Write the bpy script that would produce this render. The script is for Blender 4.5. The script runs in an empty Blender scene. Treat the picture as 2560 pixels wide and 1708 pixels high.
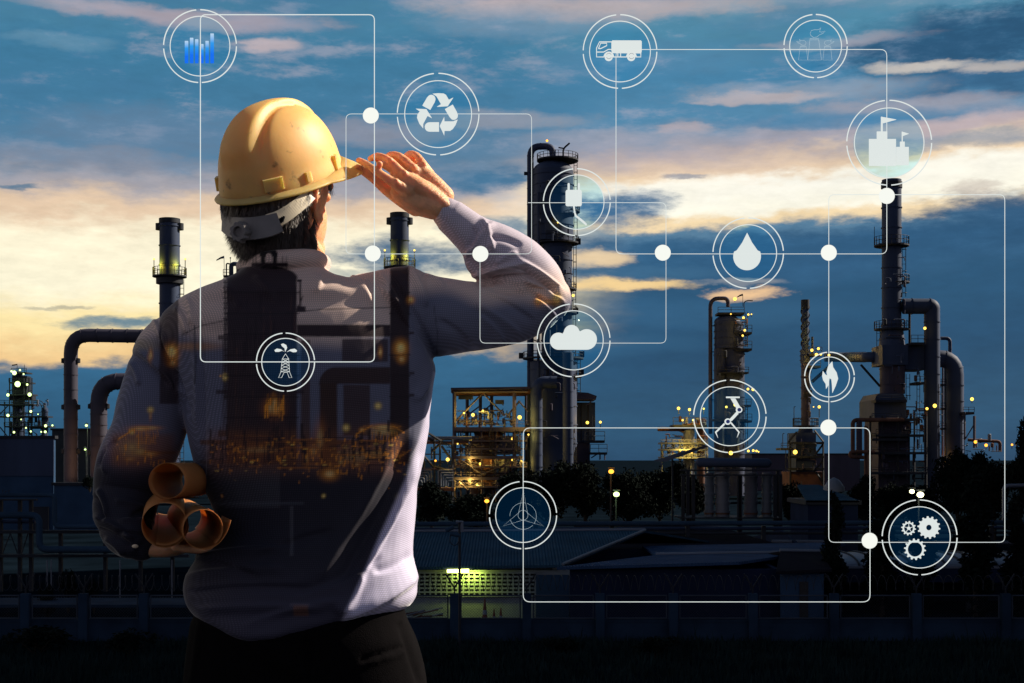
import bpy, bmesh, math, random
import numpy as np
from mathutils import Vector, Matrix, noise as mnoise
random.seed(7)
S = bpy.context.scene
COL = S.collection
R = math.radians
PI = math.pi

# ------------------------------------------------------------------ camera
F, HY, CZ = 3556.0, 1144.0, 1.24          # focal length and horizon in photo pixels, eye height
cam_d = bpy.data.cameras.new("camera"); cam = bpy.data.objects.new("camera", cam_d); COL.objects.link(cam)
cam.location = (0, 0, CZ); cam.rotation_euler = (R(90), 0, 0)
cam_d.sensor_width = 36; cam_d.lens = 36*F/2560; cam_d.shift_y = (HY-854)/2560
cam_d.clip_end = 5000; cam_d.clip_start = 0.05
S.camera = cam
S.view_settings.view_transform = 'Standard'; S.view_settings.look = 'None'
S.view_settings.exposure = 0.9; S.view_settings.gamma = 1
S.cycles.max_bounces = 6; S.cycles.transparent_max_bounces = 16
S.cycles.sample_clamp_indirect = 3; S.cycles.caustics_reflective = False; S.cycles.caustics_refractive = False
S.cycles.use_denoising = True

SUN_AZ, SUN_EL = R(70), R(35)            # evening sun to the right and a little ahead, outside the frame

def lin(r, g=None, b=None):
    if g is None: r, g, b = r
    f = lambda c: (c/255/12.92 if c/255 <= .04045 else ((c/255+.055)/1.055)**2.4)
    return (f(r), f(g), f(b), 1)

# ------------------------------------------------------------------ world
wd = bpy.data.worlds.new("World"); S.world = wd; wd.use_nodes = True
def build_world():
    nt = wd.node_tree; N = nt.nodes; L = nt.links; N.clear()
    def nd(t, **k):
        n = N.new(t)
        for a, v in k.items(): setattr(n, a, v)
        return n
    def setin(n, i, v):
        if isinstance(v, bpy.types.NodeSocket): L.new(v, n.inputs[i])
        else: n.inputs[i].default_value = v
    def mt(op, a, b=0.0, c=None, clamp=False):
        n = nd('ShaderNodeMath', operation=op, use_clamp=clamp); setin(n, 0, a); setin(n, 1, b)
        if c is not None: setin(n, 2, c)
        return n.outputs[0]
    def sstep(x, lo, hi):
        n = nd('ShaderNodeMapRange', interpolation_type='SMOOTHSTEP')
        setin(n, 0, x); setin(n, 1, lo); setin(n, 2, hi); return n.outputs[0]
    def mix(f, a, b):
        n = nd('ShaderNodeMix', data_type='RGBA'); setin(n, 0, f); setin(n, 6, a); setin(n, 7, b); return n.outputs[2]
    tc = nd('ShaderNodeTexCoord'); nv = nd('ShaderNodeVectorMath', operation='NORMALIZE'); L.new(tc.outputs['Generated'], nv.inputs[0])
    sp = nd('ShaderNodeSeparateXYZ'); L.new(nv.outputs[0], sp.inputs[0])
    x, y, z = sp.outputs
    az = mt('ARCTAN2', x, y); el = mt('ARCSINE', z)
    U = mt('MULTIPLY', az, F); V = mt('MULTIPLY', el, F)
    def fbm(su, sv, detail=6, off=0.0, rough=.55, dist=0.0):
        cb = nd('ShaderNodeCombineXYZ'); setin(cb, 0, mt('MULTIPLY', U, su)); setin(cb, 1, mt('MULTIPLY', V, sv)); setin(cb, 2, off)
        n = nd('ShaderNodeTexNoise'); L.new(cb.outputs[0], n.inputs['Vector'])
        n.inputs['Scale'].default_value = 1; n.inputs['Detail'].default_value = detail; n.inputs['Roughness'].default_value = rough
        n.inputs['Distortion'].default_value = dist
        return n.outputs[0]
    n1 = fbm(.0022, .007, 5, 3.1)          # broad streaks
    n2 = fbm(.008, .022, 7, 9.7, .6)       # ragged edges
    n3 = fbm(.0035, .012, 9, 21.3, .64, .12)
    n4 = fbm(.012, .036, 8, 40.2, .66, .1)         # fine cloud texture
    w = mt('ADD', mt('MULTIPLY', mt('SUBTRACT', n1, .5), 90), mt('MULTIPLY', mt('SUBTRACT', n2, .5), 95))
    wu = mt('MULTIPLY', mt('SUBTRACT', n3, .5), 260)
    V2 = mt('ADD', V, w)
    # tilt of the cloud bands: they climb slightly to the right
    V2 = mt('SUBTRACT', V2, mt('MULTIPLY', U, .03))
    def uv(px, py):
        a = math.atan((px-1280)/F); return a*F, math.atan((HY-py)/F*math.cos(a))*F
    def ramp(stops, pxc):
        r = nd('ShaderNodeValToRGB'); r.color_ramp.interpolation = 'EASE'
        fac = nd('ShaderNodeMapRange'); L.new(V2, fac.inputs[0]); fac.inputs[1].default_value = -100; fac.inputs[2].default_value = 1500
        L.new(fac.outputs[0], r.inputs[0])
        e = r.color_ramp.elements
        st = sorted(((uv(pxc, p)[1]+100)/1600, c) for p, c in stops)
        e[0].position, e[0].color = st[0][0], lin(c_(st[0][1])); e[1].position, e[1].color = st[-1][0], lin(c_(st[-1][1]))
        for p, c in st[1:-1]:
            k = e.new(p); k.color = lin(c_(c))
        return r.outputs[0]
    c_ = lambda c: c
    left = ramp([(1240, (34, 70, 100)), (1000, (40, 88, 122)), (890, (46, 98, 134)), (852, (236, 198, 140)), (780, (250, 228, 168)), (690, (252, 244, 214)), (560, (252, 242, 212)),
                 (500, (226, 198, 168)), (440, (160, 158, 166)), (370, (88, 126, 156)), (250, (66, 120, 154)), (110, (62, 120, 154)), (0, (72, 128, 158)), (-300, (60, 95, 130))], 450)
    right = ramp([(1240, (34, 66, 96)), (1060, (38, 80, 112)), (900, (32, 74, 108)), (740, (36, 80, 114)), (640, (56, 100, 136)), (590, (84, 122, 150)), (560, (240, 214, 170)), (525, (250, 246, 228)), (470, (251, 247, 232)),
                 (430, (236, 208, 172)), (370, (160, 158, 170)), (300, (82, 134, 168)), (200, (70, 128, 164)), (80, (78, 134, 162)), (0, (112, 146, 166)), (-300, (60, 95, 130))], 2050)
    side = sstep(mt('ADD', U, mt('MULTIPLY', w, 2.0)), -120, 330)
    col = mix(side, left, right)
    # thin warm veils high up
    hi = sstep(V, 600, 850)
    veil = mt('MULTIPLY', mt('MULTIPLY', sstep(mt('ADD', n3, mt('MULTIPLY', mt('SUBTRACT', n4, .5), .5)), .50, .74), hi), .36)
    col = mix(veil, col, lin(186, 170, 174))
    dk = mt('MULTIPLY', mt('MULTIPLY', sstep(mt('ADD', n1, mt('MULTIPLY', mt('SUBTRACT', n4, .5), .35)), .50, .68), hi), .40)
    col = mix(dk, col, lin(62, 112, 148))
    # placed clouds: (px, py, rx, ry, colour, strength)
    cl = [(1215, 446, 150, 32, (62, 114, 150), .95), (1550, 524, 150, 50, (46, 100, 142), .97), (1010, 642, 190, 46, (52, 98, 134), .95),
          (1250, 572, 140, 34, (58, 112, 148), .8),
          (1600, 650, 260, 56, (46, 92, 128), .95), (2010, 645, 360, 66, (42, 86, 122), .95), (1390, 470, 80, 22, (250, 226, 186), .6),
          (1545, 714, 170, 18, (250, 214, 150), .95), (1490, 650, 110, 22, (246, 216, 170), .85), (1870, 730, 110, 13, (246, 202, 150), .9), (1850, 704, 130, 10, (170, 168, 166), .5),
          (1600, 686, 200, 16, (56, 100, 134), .85), (1700, 780, 420, 40, (48, 94, 130), .6), (1450, 860, 300, 40, (50, 98, 134), .5),
          (2500, 540, 180, 60, (44, 86, 122), .97), (2360, 600, 240, 56, (40, 84, 120), .97), (2440, 470, 60, 20, (196, 182, 170), .6),
          (2420, 105, 300, 84, (38, 82, 116), .98), (2470, 205, 280, 38, (50, 96, 132), .95), (2320, 165, 140, 14, (216, 206, 194), .75), (2500, 168, 90, 14, (214, 200, 186), .6), (2150, 60, 160, 40, (80, 140, 168), .6),
          (2000, 230, 330, 26, (156, 164, 178), .6), (1880, 245, 190, 15, (196, 180, 178), .65), (2260, 262, 240, 22, (176, 166, 172), .6), (2140, 300, 320, 22, (72, 126, 164), .6),
          (2420, 310, 240, 22, (202, 178, 174), .55), (2400, 356, 260, 20, (90, 130, 164), .6), (2080, 100, 220, 14, (182, 170, 176), .5),
          (1480, 18, 440, 34, (200, 178, 174), .65), (1300, 60, 260, 40, (128, 150, 172), .5), (1620, 150, 260, 40, (84, 132, 166), .5), (700, 112, 80, 20, (200, 180, 180), .75), (520, 44, 300, 24, (184, 166, 172), .65), (300, 20, 260, 20, (176, 164, 172), .5), (150, 105, 130, 18, (110, 150, 174), .5),
          (900, 330, 260, 30, (168, 158, 164), .5), (1250, 300, 240, 26, (172, 164, 168), .5), (360, 320, 300, 60, (110, 132, 158), .45), (250, 400, 260, 34, (150, 146, 156), .45), (40, 474, 60, 8, (66, 112, 144), .8),
          (1760, 400, 420, 40, (196, 176, 168), .55), (1600, 350, 300, 26, (150, 156, 172), .5),
          (300, 812, 140, 16, (74, 120, 146), .9), (150, 770, 80, 6, (150, 150, 140), .6), (860, 690, 80, 12, (120, 140, 150), .5),
          (1730, 441, 60, 8, (120, 130, 150), .7), (1730, 325, 60, 10, (190, 172, 172), .5)]
    for px, py, rx, ry, c, s in cl:
        u0, v0 = uv(px, py)
        du = mt('DIVIDE', mt('SUBTRACT', mt('ADD', U, wu), u0), rx)
        dv = mt('DIVIDE', mt('SUBTRACT', mt('ADD', V, mt('MULTIPLY', w, .5)), v0), ry)
        d = mt('ADD', mt('MULTIPLY', du, du), mt('MULTIPLY', dv, dv))
        m = sstep(mt('ADD', d, mt('MULTIPLY', mt('SUBTRACT', n4, .5), 2.0)), 1.55, -.05)
        col = mix(mt('MULTIPLY', m, s), col, lin(c))
    tex = nd('ShaderNodeVectorMath', operation='SCALE'); L.new(col, tex.inputs[0])
    L.new(mt('ADD', 1.06, mt('ADD', mt('MULTIPLY', mt('SUBTRACT', n4, .5), .42), mt('MULTIPLY', mt('SUBTRACT', n3, .5), .35))), tex.inputs['Scale']); col = tex.outputs[0]
    # the sky behind the viewer and overhead is a dim lilac dusk
    rim_fill = mt('MULTIPLY', mt('MULTIPLY', sstep(az, -.42, -1.0), sstep(az, -1.9, -1.4)), mt('MULTIPLY', sstep(el, .0, .10), sstep(el, .75, .35)))
    back = mt('MAXIMUM', sstep(mt('ABSOLUTE', az), .55, 1.5), sstep(el, .5, .9))
    bc = mix(sstep(el, 0.1, .75), (0.43, 0.40, 0.47, 1), (0.045, 0.085, 0.150, 1))
    col = mix(back, col, bc)
    col = mix(rim_fill, col, (1.02, .90, .74, 1))       # bright sky patch added out of frame, rim light from the left
    sky = nd('ShaderNodeTexSky', sky_type='NISHITA', sun_disc=False, sun_elevation=SUN_EL, sun_rotation=SUN_AZ)
    ns = nd('ShaderNodeVectorMath', operation='SCALE'); L.new(sky.outputs[0], ns.inputs[0]); ns.inputs['Scale'].default_value = .06
    fin = mix(.96, ns.outputs[0], col)      # the cloud cover hides nearly all of the clear sky
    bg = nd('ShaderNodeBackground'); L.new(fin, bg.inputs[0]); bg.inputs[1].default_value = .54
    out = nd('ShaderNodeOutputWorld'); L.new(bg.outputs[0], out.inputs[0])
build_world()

sun_d = bpy.data.lights.new("sun", 'SUN'); sun = bpy.data.objects.new("sun", sun_d); COL.objects.link(sun)
sun_d.energy = 5.0; sun_d.angle = R(.5); sun_d.color = (1, .88, .72)
sdir = Vector((math.sin(SUN_AZ)*math.cos(SUN_EL), math.cos(SUN_AZ)*math.cos(SUN_EL), math.sin(SUN_EL)))
sun.rotation_euler = sdir.to_track_quat('Z', 'Y').to_euler(); sun.location = (60, -20, 40)

# ------------------------------------------------------------------ materials
def mat(name, base, rough=.6, metal=0, spec=.4, nscale=None, namt=.25, bump=0, bscale=40, emis=None, estr=0, sss=0, ssscol=None, sheen=0, transl=0, coord='Object', stretch=None):
    m = bpy.data.materials.new(name); m.use_nodes = True
    nt = m.node_tree; N = nt.nodes; L = nt.links
    b = N['Principled BSDF']
    b.inputs['Base Color'].default_value = (*base, 1); b.inputs['Roughness'].default_value = rough; b.inputs['Metallic'].default_value = metal
    b.inputs['Specular IOR Level'].default_value = spec
    if emis: b.inputs['Emission Color'].default_value = (*emis, 1); b.inputs['Emission Strength'].default_value = estr
    if sss: b.inputs['Subsurface Weight'].default_value = sss; b.inputs['Subsurface Radius'].default_value = ssscol or (.02, .008, .004); b.inputs['Subsurface Scale'].default_value = 1
    if sheen: b.inputs['Sheen Weight'].default_value = sheen; b.inputs['Sheen Roughness'].default_value = .4
    tc = N.new('ShaderNodeTexCoord'); vec = tc.outputs[coord]
    if stretch:
        mp = N.new('ShaderNodeMapping'); mp.inputs['Scale'].default_value = stretch; L.new(vec, mp.inputs[0]); vec = mp.outputs[0]
    if nscale:
        n = N.new('ShaderNodeTexNoise'); n.inputs['Scale'].default_value = nscale; n.inputs['Detail'].default_value = 6; L.new(vec, n.inputs['Vector'])
        r = N.new('ShaderNodeMapRange'); L.new(n.outputs[0], r.inputs[0]); r.inputs[1].default_value = .3; r.inputs[2].default_value = .7
        r.inputs[3].default_value = 1-namt; r.inputs[4].default_value = 1+namt
        mx = N.new('ShaderNodeMix'); mx.data_type = 'RGBA'; mx.blend_type = 'MULTIPLY'; mx.inputs[0].default_value = 1
        mx.inputs[6].default_value = (*base, 1); L.new(r.outputs[0], mx.inputs[7]); L.new(mx.outputs[2], b.inputs['Base Color'])
    if bump:
        n = N.new('ShaderNodeTexNoise'); n.inputs['Scale'].default_value = bscale; n.inputs['Detail'].default_value = 4; L.new(vec, n.inputs['Vector'])
        bp = N.new('ShaderNodeBump'); bp.inputs['Strength'].default_value = bump; bp.inputs['Distance'].default_value = .01
        L.new(n.outputs[0], bp.inputs['Height']); L.new(bp.outputs[0], b.inputs['Normal'])
    if transl:
        t = N.new('ShaderNodeBsdfTranslucent'); t.inputs[0].default_value = (*base, 1)
        ms = N.new('ShaderNodeMixShader'); ms.inputs[0].default_value = transl
        L.new(b.outputs[0], ms.inputs[1]); L.new(t.outputs[0], ms.inputs[2]); L.new(ms.outputs[0], N['Material Output'].inputs[0])
        src = b.inputs['Base Color']
        if src.is_linked: L.new(src.links[0].from_socket, t.inputs[0])
    return m
M = {}
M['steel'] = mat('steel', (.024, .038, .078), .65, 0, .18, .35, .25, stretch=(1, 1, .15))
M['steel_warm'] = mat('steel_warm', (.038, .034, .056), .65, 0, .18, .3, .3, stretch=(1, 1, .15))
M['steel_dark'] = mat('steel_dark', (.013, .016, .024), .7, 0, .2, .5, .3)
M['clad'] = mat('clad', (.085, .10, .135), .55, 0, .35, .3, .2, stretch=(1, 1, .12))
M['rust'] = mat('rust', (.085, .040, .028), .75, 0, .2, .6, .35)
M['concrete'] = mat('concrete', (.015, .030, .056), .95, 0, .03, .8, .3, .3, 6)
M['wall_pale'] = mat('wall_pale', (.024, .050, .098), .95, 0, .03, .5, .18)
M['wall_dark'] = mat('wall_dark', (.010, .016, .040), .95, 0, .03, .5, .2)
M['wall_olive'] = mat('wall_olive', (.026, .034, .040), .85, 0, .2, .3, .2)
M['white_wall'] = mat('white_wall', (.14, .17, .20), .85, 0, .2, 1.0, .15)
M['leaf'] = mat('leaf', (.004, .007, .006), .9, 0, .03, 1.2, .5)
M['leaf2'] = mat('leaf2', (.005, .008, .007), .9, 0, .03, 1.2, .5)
M['bark'] = mat('bark', (.03, .024, .02), .9, 0, .2, 5, .4)
M['grassblade'] = mat('grassblade', (.008, .018, .020), .95, 0, .03, .7, .5)
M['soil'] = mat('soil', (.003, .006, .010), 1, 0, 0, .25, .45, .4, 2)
M['added_shade_hill'] = mat('added_shade_hill', (.012, .018, .014), 1, 0, 0, .03, .4)
M['clad_dim'] = mat('clad_dim', (.035, .045, .065), .8, 0, .08, .5, .2)
M['blackrubber'] = mat('black', (.012, .012, .014), .7)
M['cone'] = mat('cone', (.10, .025, .012), .6, nscale=3)
M['tank_rust'] = mat('tank_rust', (.16, .07, .045), .6, 0, .3, .4, .3)
def emit_mat(name, col, s):
    m = bpy.data.materials.new(name); m.use_nodes = True; nt = m.node_tree; nt.nodes.clear()
    e = nt.nodes.new('ShaderNodeEmission'); e.inputs[0].default_value = (*col, 1); e.inputs[1].default_value = s
    o = nt.nodes.new('ShaderNodeOutputMaterial'); nt.links.new(e.outputs[0], o.inputs[0]); return m
M['lamp_y'] = emit_mat('lamp_yellow', (1, .60, .09), 1.5)
M['lamp_o'] = emit_mat('lamp_orange', (1, .38, .04), 1.4)
M['lamp_g'] = emit_mat('lamp_green', (.72, 1, .34), 1.6)
M['lamp_w'] = emit_mat('lamp_white', (1, .95, .55), 2.4)
M['tube_y'] = emit_mat('tube_lamp', (.95, 1, .25), 5.0)
def corrugated(name, base, freq, axis=0):
    m = mat(name, base, .95, 0, .02, .6, .2); nt = m.node_tree; N = nt.nodes; L = nt.links
    tc = N.new('ShaderNodeTexCoord'); wv = N.new('ShaderNodeTexWave'); wv.bands_direction = 'XYZ'[axis]; wv.inputs['Scale'].default_value = freq
    L.new(tc.outputs['Object'], wv.inputs[0])
    bp = N.new('ShaderNodeBump'); bp.inputs['Strength'].default_value = .6; bp.inputs['Distance'].default_value = .08
    L.new(wv.outputs[1], bp.inputs['Height']); L.new(bp.outputs[0], N['Principled BSDF'].inputs['Normal']); return m
M['roof'] = corrugated('roof_sheet', (.020, .052, .088), 2.2)
M['roof2'] = corrugated('roof_sheet_blue', (.026, .052, .110), 2.2)
M['roof_dark'] = mat('roof_dark', (.009, .009, .014), .95, 0, .01, nscale=.8)

# ------------------------------------------------------------------ mesh helpers
def W(px, py, D): return Vector(((px-1280)/F*D, D, CZ+(HY-py)/F*D))
class MB:
    def __init__(s): s.v = []; s.f = []
    def add(s, vs, fs):
        o = len(s.v); s.v += [tuple(v) for v in vs]; s.f += [tuple(i+o for i in f) for f in fs]; return s
    def box(s, c, d, rz=0, ry=0):
        c = Vector(c); m = Matrix.Rotation(rz, 3, 'Z') @ Matrix.Rotation(ry, 3, 'Y')
        vs = [c + m @ Vector((x*d[0]/2, y*d[1]/2, z*d[2]/2)) for x in (-1, 1) for y in (-1, 1) for z in (-1, 1)]
        return s.add(vs, [(0, 1, 3, 2), (4, 6, 7, 5), (0, 4, 5, 1), (2, 3, 7, 6), (0, 2, 6, 4), (1, 5, 7, 3)])
    def tube(s, pts, r, n=8, caps=True, flat=None):
        pts = [Vector(p) for p in pts]; k = len(pts)
        rs = list(r) if isinstance(r, (list, tuple)) else [r]*k
        t = [(pts[min(i+1, k-1)]-pts[max(i-1, 0)]).normalized() for i in range(k)]
        up = Vector((0, 0, 1)) if abs(t[0].z) < .9 else Vector((1, 0, 0))
        a = t[0].cross(up).normalized(); vs = []
        for i in range(k):
            a = (a - t[i]*a.dot(t[i]))
            a = a.normalized() if a.length > 1e-6 else t[i].orthogonal().normalized()
            b = t[i].cross(a)
            for j in range(n):
                an = 2*PI*j/n; ca, sa = math.cos(an), math.sin(an)
                if flat: sa *= flat
                vs.append(pts[i] + (a*ca + b*sa)*rs[i])
        fs = [(i*n+j, i*n+(j+1) % n, (i+1)*n+(j+1) % n, (i+1)*n+j) for i in range(k-1) for j in range(n)]
        if caps: fs += [tuple(range(n-1, -1, -1)), tuple((k-1)*n+j for j in range(n))]
        return s.add(vs, fs)
    def lathe(s, prof, c, n=28):
        c = Vector(c); vs = []; k = len(prof)
        for r, z in prof:
            for j in range(n): vs.append(c + Vector((max(r, 1e-4)*math.cos(2*PI*j/n), max(r, 1e-4)*math.sin(2*PI*j/n), z)))
        fs = [(i*n+j, i*n+(j+1) % n, (i+1)*n+(j+1) % n, (i+1)*n+j) for i in range(k-1) for j in range(n)]
        fs += [tuple(range(n-1, -1, -1)), tuple((k-1)*n+j for j in range(n))]
        return s.add(vs, fs)
    def prism(s, poly, d):
        d = Vector(d); p = [Vector(q) for q in poly]; n = len(p)
        vs = p + [q+d for q in p]
        return s.add(vs, [tuple(range(n)), tuple(range(2*n-1, n-1, -1))] + [(i, n+i, n+(i+1) % n, (i+1) % n) for i in range(n)])
    def sphere(s, c, r, n=12, m=8, sc=(1, 1, 1)):
        c = Vector(c); vs = []; fs = []
        for i in range(m+1):
            a = PI*i/m
            for j in range(n): vs.append(c + Vector((r*sc[0]*math.sin(a)*math.cos(2*PI*j/n), r*sc[1]*math.sin(a)*math.sin(2*PI*j/n), r*sc[2]*math.cos(a))))
        fs = [(i*n+j, (i+1)*n+j, (i+1)*n+(j+1) % n, i*n+(j+1) % n) for i in range(m) for j in range(n)]
        return s.add(vs, fs)
    def mesh(s, name):
        me = bpy.data.meshes.new(name); me.from_pydata(s.v, [], s.f); me.validate(); me.update(); return me
    def build(s, name, m, parent=None, smooth=False):
        me = s.mesh(name)
        bm = bmesh.new(); bm.from_mesh(me); bmesh.ops.recalc_face_normals(bm, faces=bm.faces); bm.to_mesh(me); bm.free()
        return link(name, me, m, parent, smooth)
def link(name, me, m, parent=None, smooth=False):
    o = bpy.data.objects.new(name, me); COL.objects.link(o)
    if m: me.materials.append(M[m] if isinstance(m, str) else m)
    if smooth:
        me.shade_smooth()
        if smooth != 'full':
            try: me.set_sharp_from_angle(angle=R(38))
            except Exception: pass
    if parent is not None:
        o.parent = parent; o.matrix_parent_inverse = Matrix.Translation(-ROOTLOC.get(parent.name, Vector((0, 0, 0))))
    return o
ROOTLOC = {}
def thing(name, label, cat, loc, group=None):
    o = bpy.data.objects.new(name, None); COL.objects.link(o); o.location = loc; o.empty_display_size = .3
    ROOTLOC[o.name] = Vector(loc); o['label'] = label; o['category'] = cat
    if group: o['group'] = group
    return o
def tag(o, label, cat, group=None):
    o['label'] = label; o['category'] = cat
    if group: o['group'] = group
    return o
def struct(o, kind='structure'): o['kind'] = kind; return o
def arc(c, r, a0, a1, n, ax=Vector((1, 0, 0)), ay=Vector((0, 0, 1))):
    return [Vector(c)+ax*(r*math.cos(a0+(a1-a0)*i/n))+ay*(r*math.sin(a0+(a1-a0)*i/n)) for i in range(n+1)]
def fillet(pts, rad, n=6):
    pts = [Vector(p) for p in pts]; out = [pts[0]]
    for i in range(1, len(pts)-1):
        p, a, b = pts[i], (pts[i-1]-pts[i]), (pts[i+1]-pts[i])
        d = min(rad, a.length*.49, b.length*.49); a = p+a.normalized()*d; b = p+b.normalized()*d
        for k in range(n+1):
            t = k/n; out.append(a*(1-t)**2+p*2*t*(1-t)+b*t*t)
    out.append(pts[-1]); return out
# ------------------------------------------------------------------ setting
GZ = -6.0
def build_ground():
    # plain with a raised grassy bank the man stands on
    xs = np.concatenate([np.linspace(-2500, -60, 14), np.linspace(-50, 50, 41), np.linspace(60, 2500, 14)])
    ys = np.concatenate([np.linspace(-300, -8, 8), np.linspace(-6, 40, 47), np.linspace(42, 130, 45), np.linspace(150, 3500, 20)])
    v = []; f = []
    for y in ys:
        for x in xs:
            t = min(1, max(0, (y-3.4)/13.0)); t = t*t*(3-2*t)
            z = GZ*t - .004*(1 if y < 3 else 0)
            if 18 < y < 54: z += .12*mnoise.noise(Vector((x*.2, y*.2, 0)))
            v.append((x, y, z))
    n = len(xs)
    f = [(j*n+i, j*n+i+1, (j+1)*n+i+1, (j+1)*n+i) for j in range(len(ys)-1) for i in range(n-1)]
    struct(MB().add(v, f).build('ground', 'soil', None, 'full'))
    # added out-of-view hill on the right, keeps sun off fence and foreground
    v = []; f = []; nx, ny = 26, 40
    for j in range(ny):
        s = j/(ny-1); y = 52+98*s; xc = .42*y+46
        for i in range(nx):
            u = i/(nx-1)*2-1; x = xc+u*36
            end = min(1, s/.08)**.6*min(1, (1-s)/.2)**.6
            z = GZ-1+112*max(0, 1-u*u)**.9*end*(1+.07*mnoise.noise(Vector((x*.05, y*.05, 3))))
            v.append((x, y, z))
    f = [(j*nx+i, j*nx+i+1, (j+1)*nx+i+1, (j+1)*nx+i) for j in range(ny-1) for i in range(nx-1)]
    struct(MB().add(v, f).build('added_shade_hill', 'added_shade_hill', None, 'full'))
build_ground()

def build_grass():
    rnd = random.Random(3); v = []; f = []
    for k in range(26000):
        y = 40+rnd.random()**.8*16; x = rnd.uniform(-.40, .40)*y
        cl = mnoise.noise(Vector((x*.35, y*.5, 1.7)))
        h = (.22+.5*max(0, cl)+.25*rnd.random())*(1.5 if rnd.random() < .05 else 1)
        if y > 54.5: h *= .6
        a = rnd.random()*PI; w = .02+.02*rnd.random(); dx, dy = math.cos(a)*w, math.sin(a)*w
        lx, ly = rnd.gauss(0, .22)*h, rnd.gauss(0, .22)*h; z = GZ-.05+.1*mnoise.noise(Vector((x*.2, y*.2, 0)))
        o = len(v); v += [(x-dx, y-dy, z), (x+dx, y+dy, z), (x+dx*.6+lx*.5, y+dy*.6+ly*.5, z+h*.6), (x+lx, y+ly, z+h), (x-dx*.6+lx*.5, y-dy*.6+ly*.5, z+h*.6)]
        f.append((o, o+1, o+2, o+3, o+4))
    g = MB().add(v, f).build('grass', 'grassblade'); struct(g, 'stuff'); g['label'] = 'dark rough grass along the foot of the fence'
build_grass()

# ------------------------------------------------------------------ trees
def leaf_cloud(rnd, blobs, n, size):
    v = []; f = []
    wts = [b[3]*b[4]*b[5] for b in blobs]
    for k in range(n):
        b = rnd.choices(blobs, wts)[0]
        u = Vector((rnd.gauss(0, 1), rnd.gauss(0, 1), rnd.gauss(0, 1))).normalized()*(rnd.random()**.33*(1+.12*rnd.gauss(0, 1)))
        c = Vector((b[0]+u.x*b[3], b[1]+u.y*b[4], b[2]+u.z*b[5]))
        s = size*(.5+rnd.random()); a = Vector((rnd.gauss(0, 1), rnd.gauss(0, 1), rnd.gauss(0, .7))).normalized(); bb = a.orthogonal().normalized()
        bb = (bb*math.cos(k)+a.cross(bb)*math.sin(k))
        o = len(v); v += [c-a*s, c-bb*s*.45, c+a*s, c+bb*s*.45]; f.append((o, o+1, o+2, o+3))
    return v, f
def tree_proto(kind, seed):
    rnd = random.Random(seed); H = 1.0; blobs = []; tr = MB()
    if kind == 'broad':
        tr.tube([(0, 0, 0), (.01, 0, .3), (-.01, .01, .6), (.02, 0, .85)], [.03, .024, .016, .006], 8)
        for k in range(11):
            a = rnd.random()*6.28; rr = rnd.uniform(.1, .3); z = rnd.uniform(.42, .86); rr *= (1.1-.6*abs(z-.6))
            p = (math.cos(a)*rr, math.sin(a)*rr, z); blobs.append((*p, rnd.uniform(.10, .17), rnd.uniform(.10, .17), rnd.uniform(.08, .13)))
            tr.tube([(0, 0, z*.62), (p[0]*.5, p[1]*.5, z*.85), p], [.012, .008, .003], 5)
        blobs.append((0, 0, .62, .2, .2, .26)); v, f = leaf_cloud(rnd, blobs, 6500, .024)
    elif kind == 'column':
        tr.tube([(0, 0, 0), (0, .005, .5), (.005, 0, .95)], [.02, .014, .004], 8)
        for k in range(20):
            z = .1+.86*k/19; w = .13*math.sin(min(1, (z+.06)*1.25)*PI*.5)*(1.08-z)**.55*1.15
            a = rnd.random()*6.28
            blobs.append((math.cos(a)*w*.5, math.sin(a)*w*.5, z, w, w, .06)); tr.tube([(0, 0, z), (math.cos(a)*w, math.sin(a)*w, z-.02)], [.006, .002], 4)
        v, f = leaf_cloud(rnd, blobs, 3800, .02)
    else:
        for k in range(14):
            a = rnd.random()*6.28; rr = rnd.uniform(0, .5); z = rnd.uniform(.25, .7)
            blobs.append((math.cos(a)*rr, math.sin(a)*rr, z, .25, .25, .22)); tr.tube([(0, 0, 0), (math.cos(a)*rr, math.sin(a)*rr, z)], [.02, .006], 4)
        v, f = leaf_cloud(rnd, blobs, 1700, .05)
    return MB().add(v, f).mesh('crown'), tr.mesh('trunk')
PROTO = {}
for kk, sd in (('broad', 1), ('broad', 2), ('broad', 3), ('column', 4), ('column', 5), ('bush', 6)):
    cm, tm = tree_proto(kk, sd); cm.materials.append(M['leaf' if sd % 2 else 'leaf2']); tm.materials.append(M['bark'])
    PROTO.setdefault(kk, []).append((cm, tm))
def tree(px, ptop, D, wpx, kind, label, group, zb=GZ, i=[0]):
    b = W(px, HY, D); b.z = zb; h = W(px, ptop, D).z-zb; wid = wpx/F*D
    i[0] += 1; cm, tm = PROTO[kind][i[0] % len(PROTO[kind])]
    nm = {'broad': 'broadleaf_tree', 'column': 'columnar_tree', 'bush': 'bush'}[kind]
    r = thing(nm, label, 'bush' if kind == 'bush' else 'tree', b, group)
    base = {'broad': .72, 'column': .27, 'bush': 1.3}[kind]; hh = 1 if kind != 'bush' else .95
    for nme, me in (('crown', cm), ('trunk' if kind != 'bush' else 'stem', tm)):
        o = bpy.data.objects.new(nme, me); COL.objects.link(o); o.parent = r
    r.scale = (wid/base, wid/base, h/hh); r.rotation_euler = (0, 0, i[0]*2.4)
    return r
TG = 'trees in front of the refinery'
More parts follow.
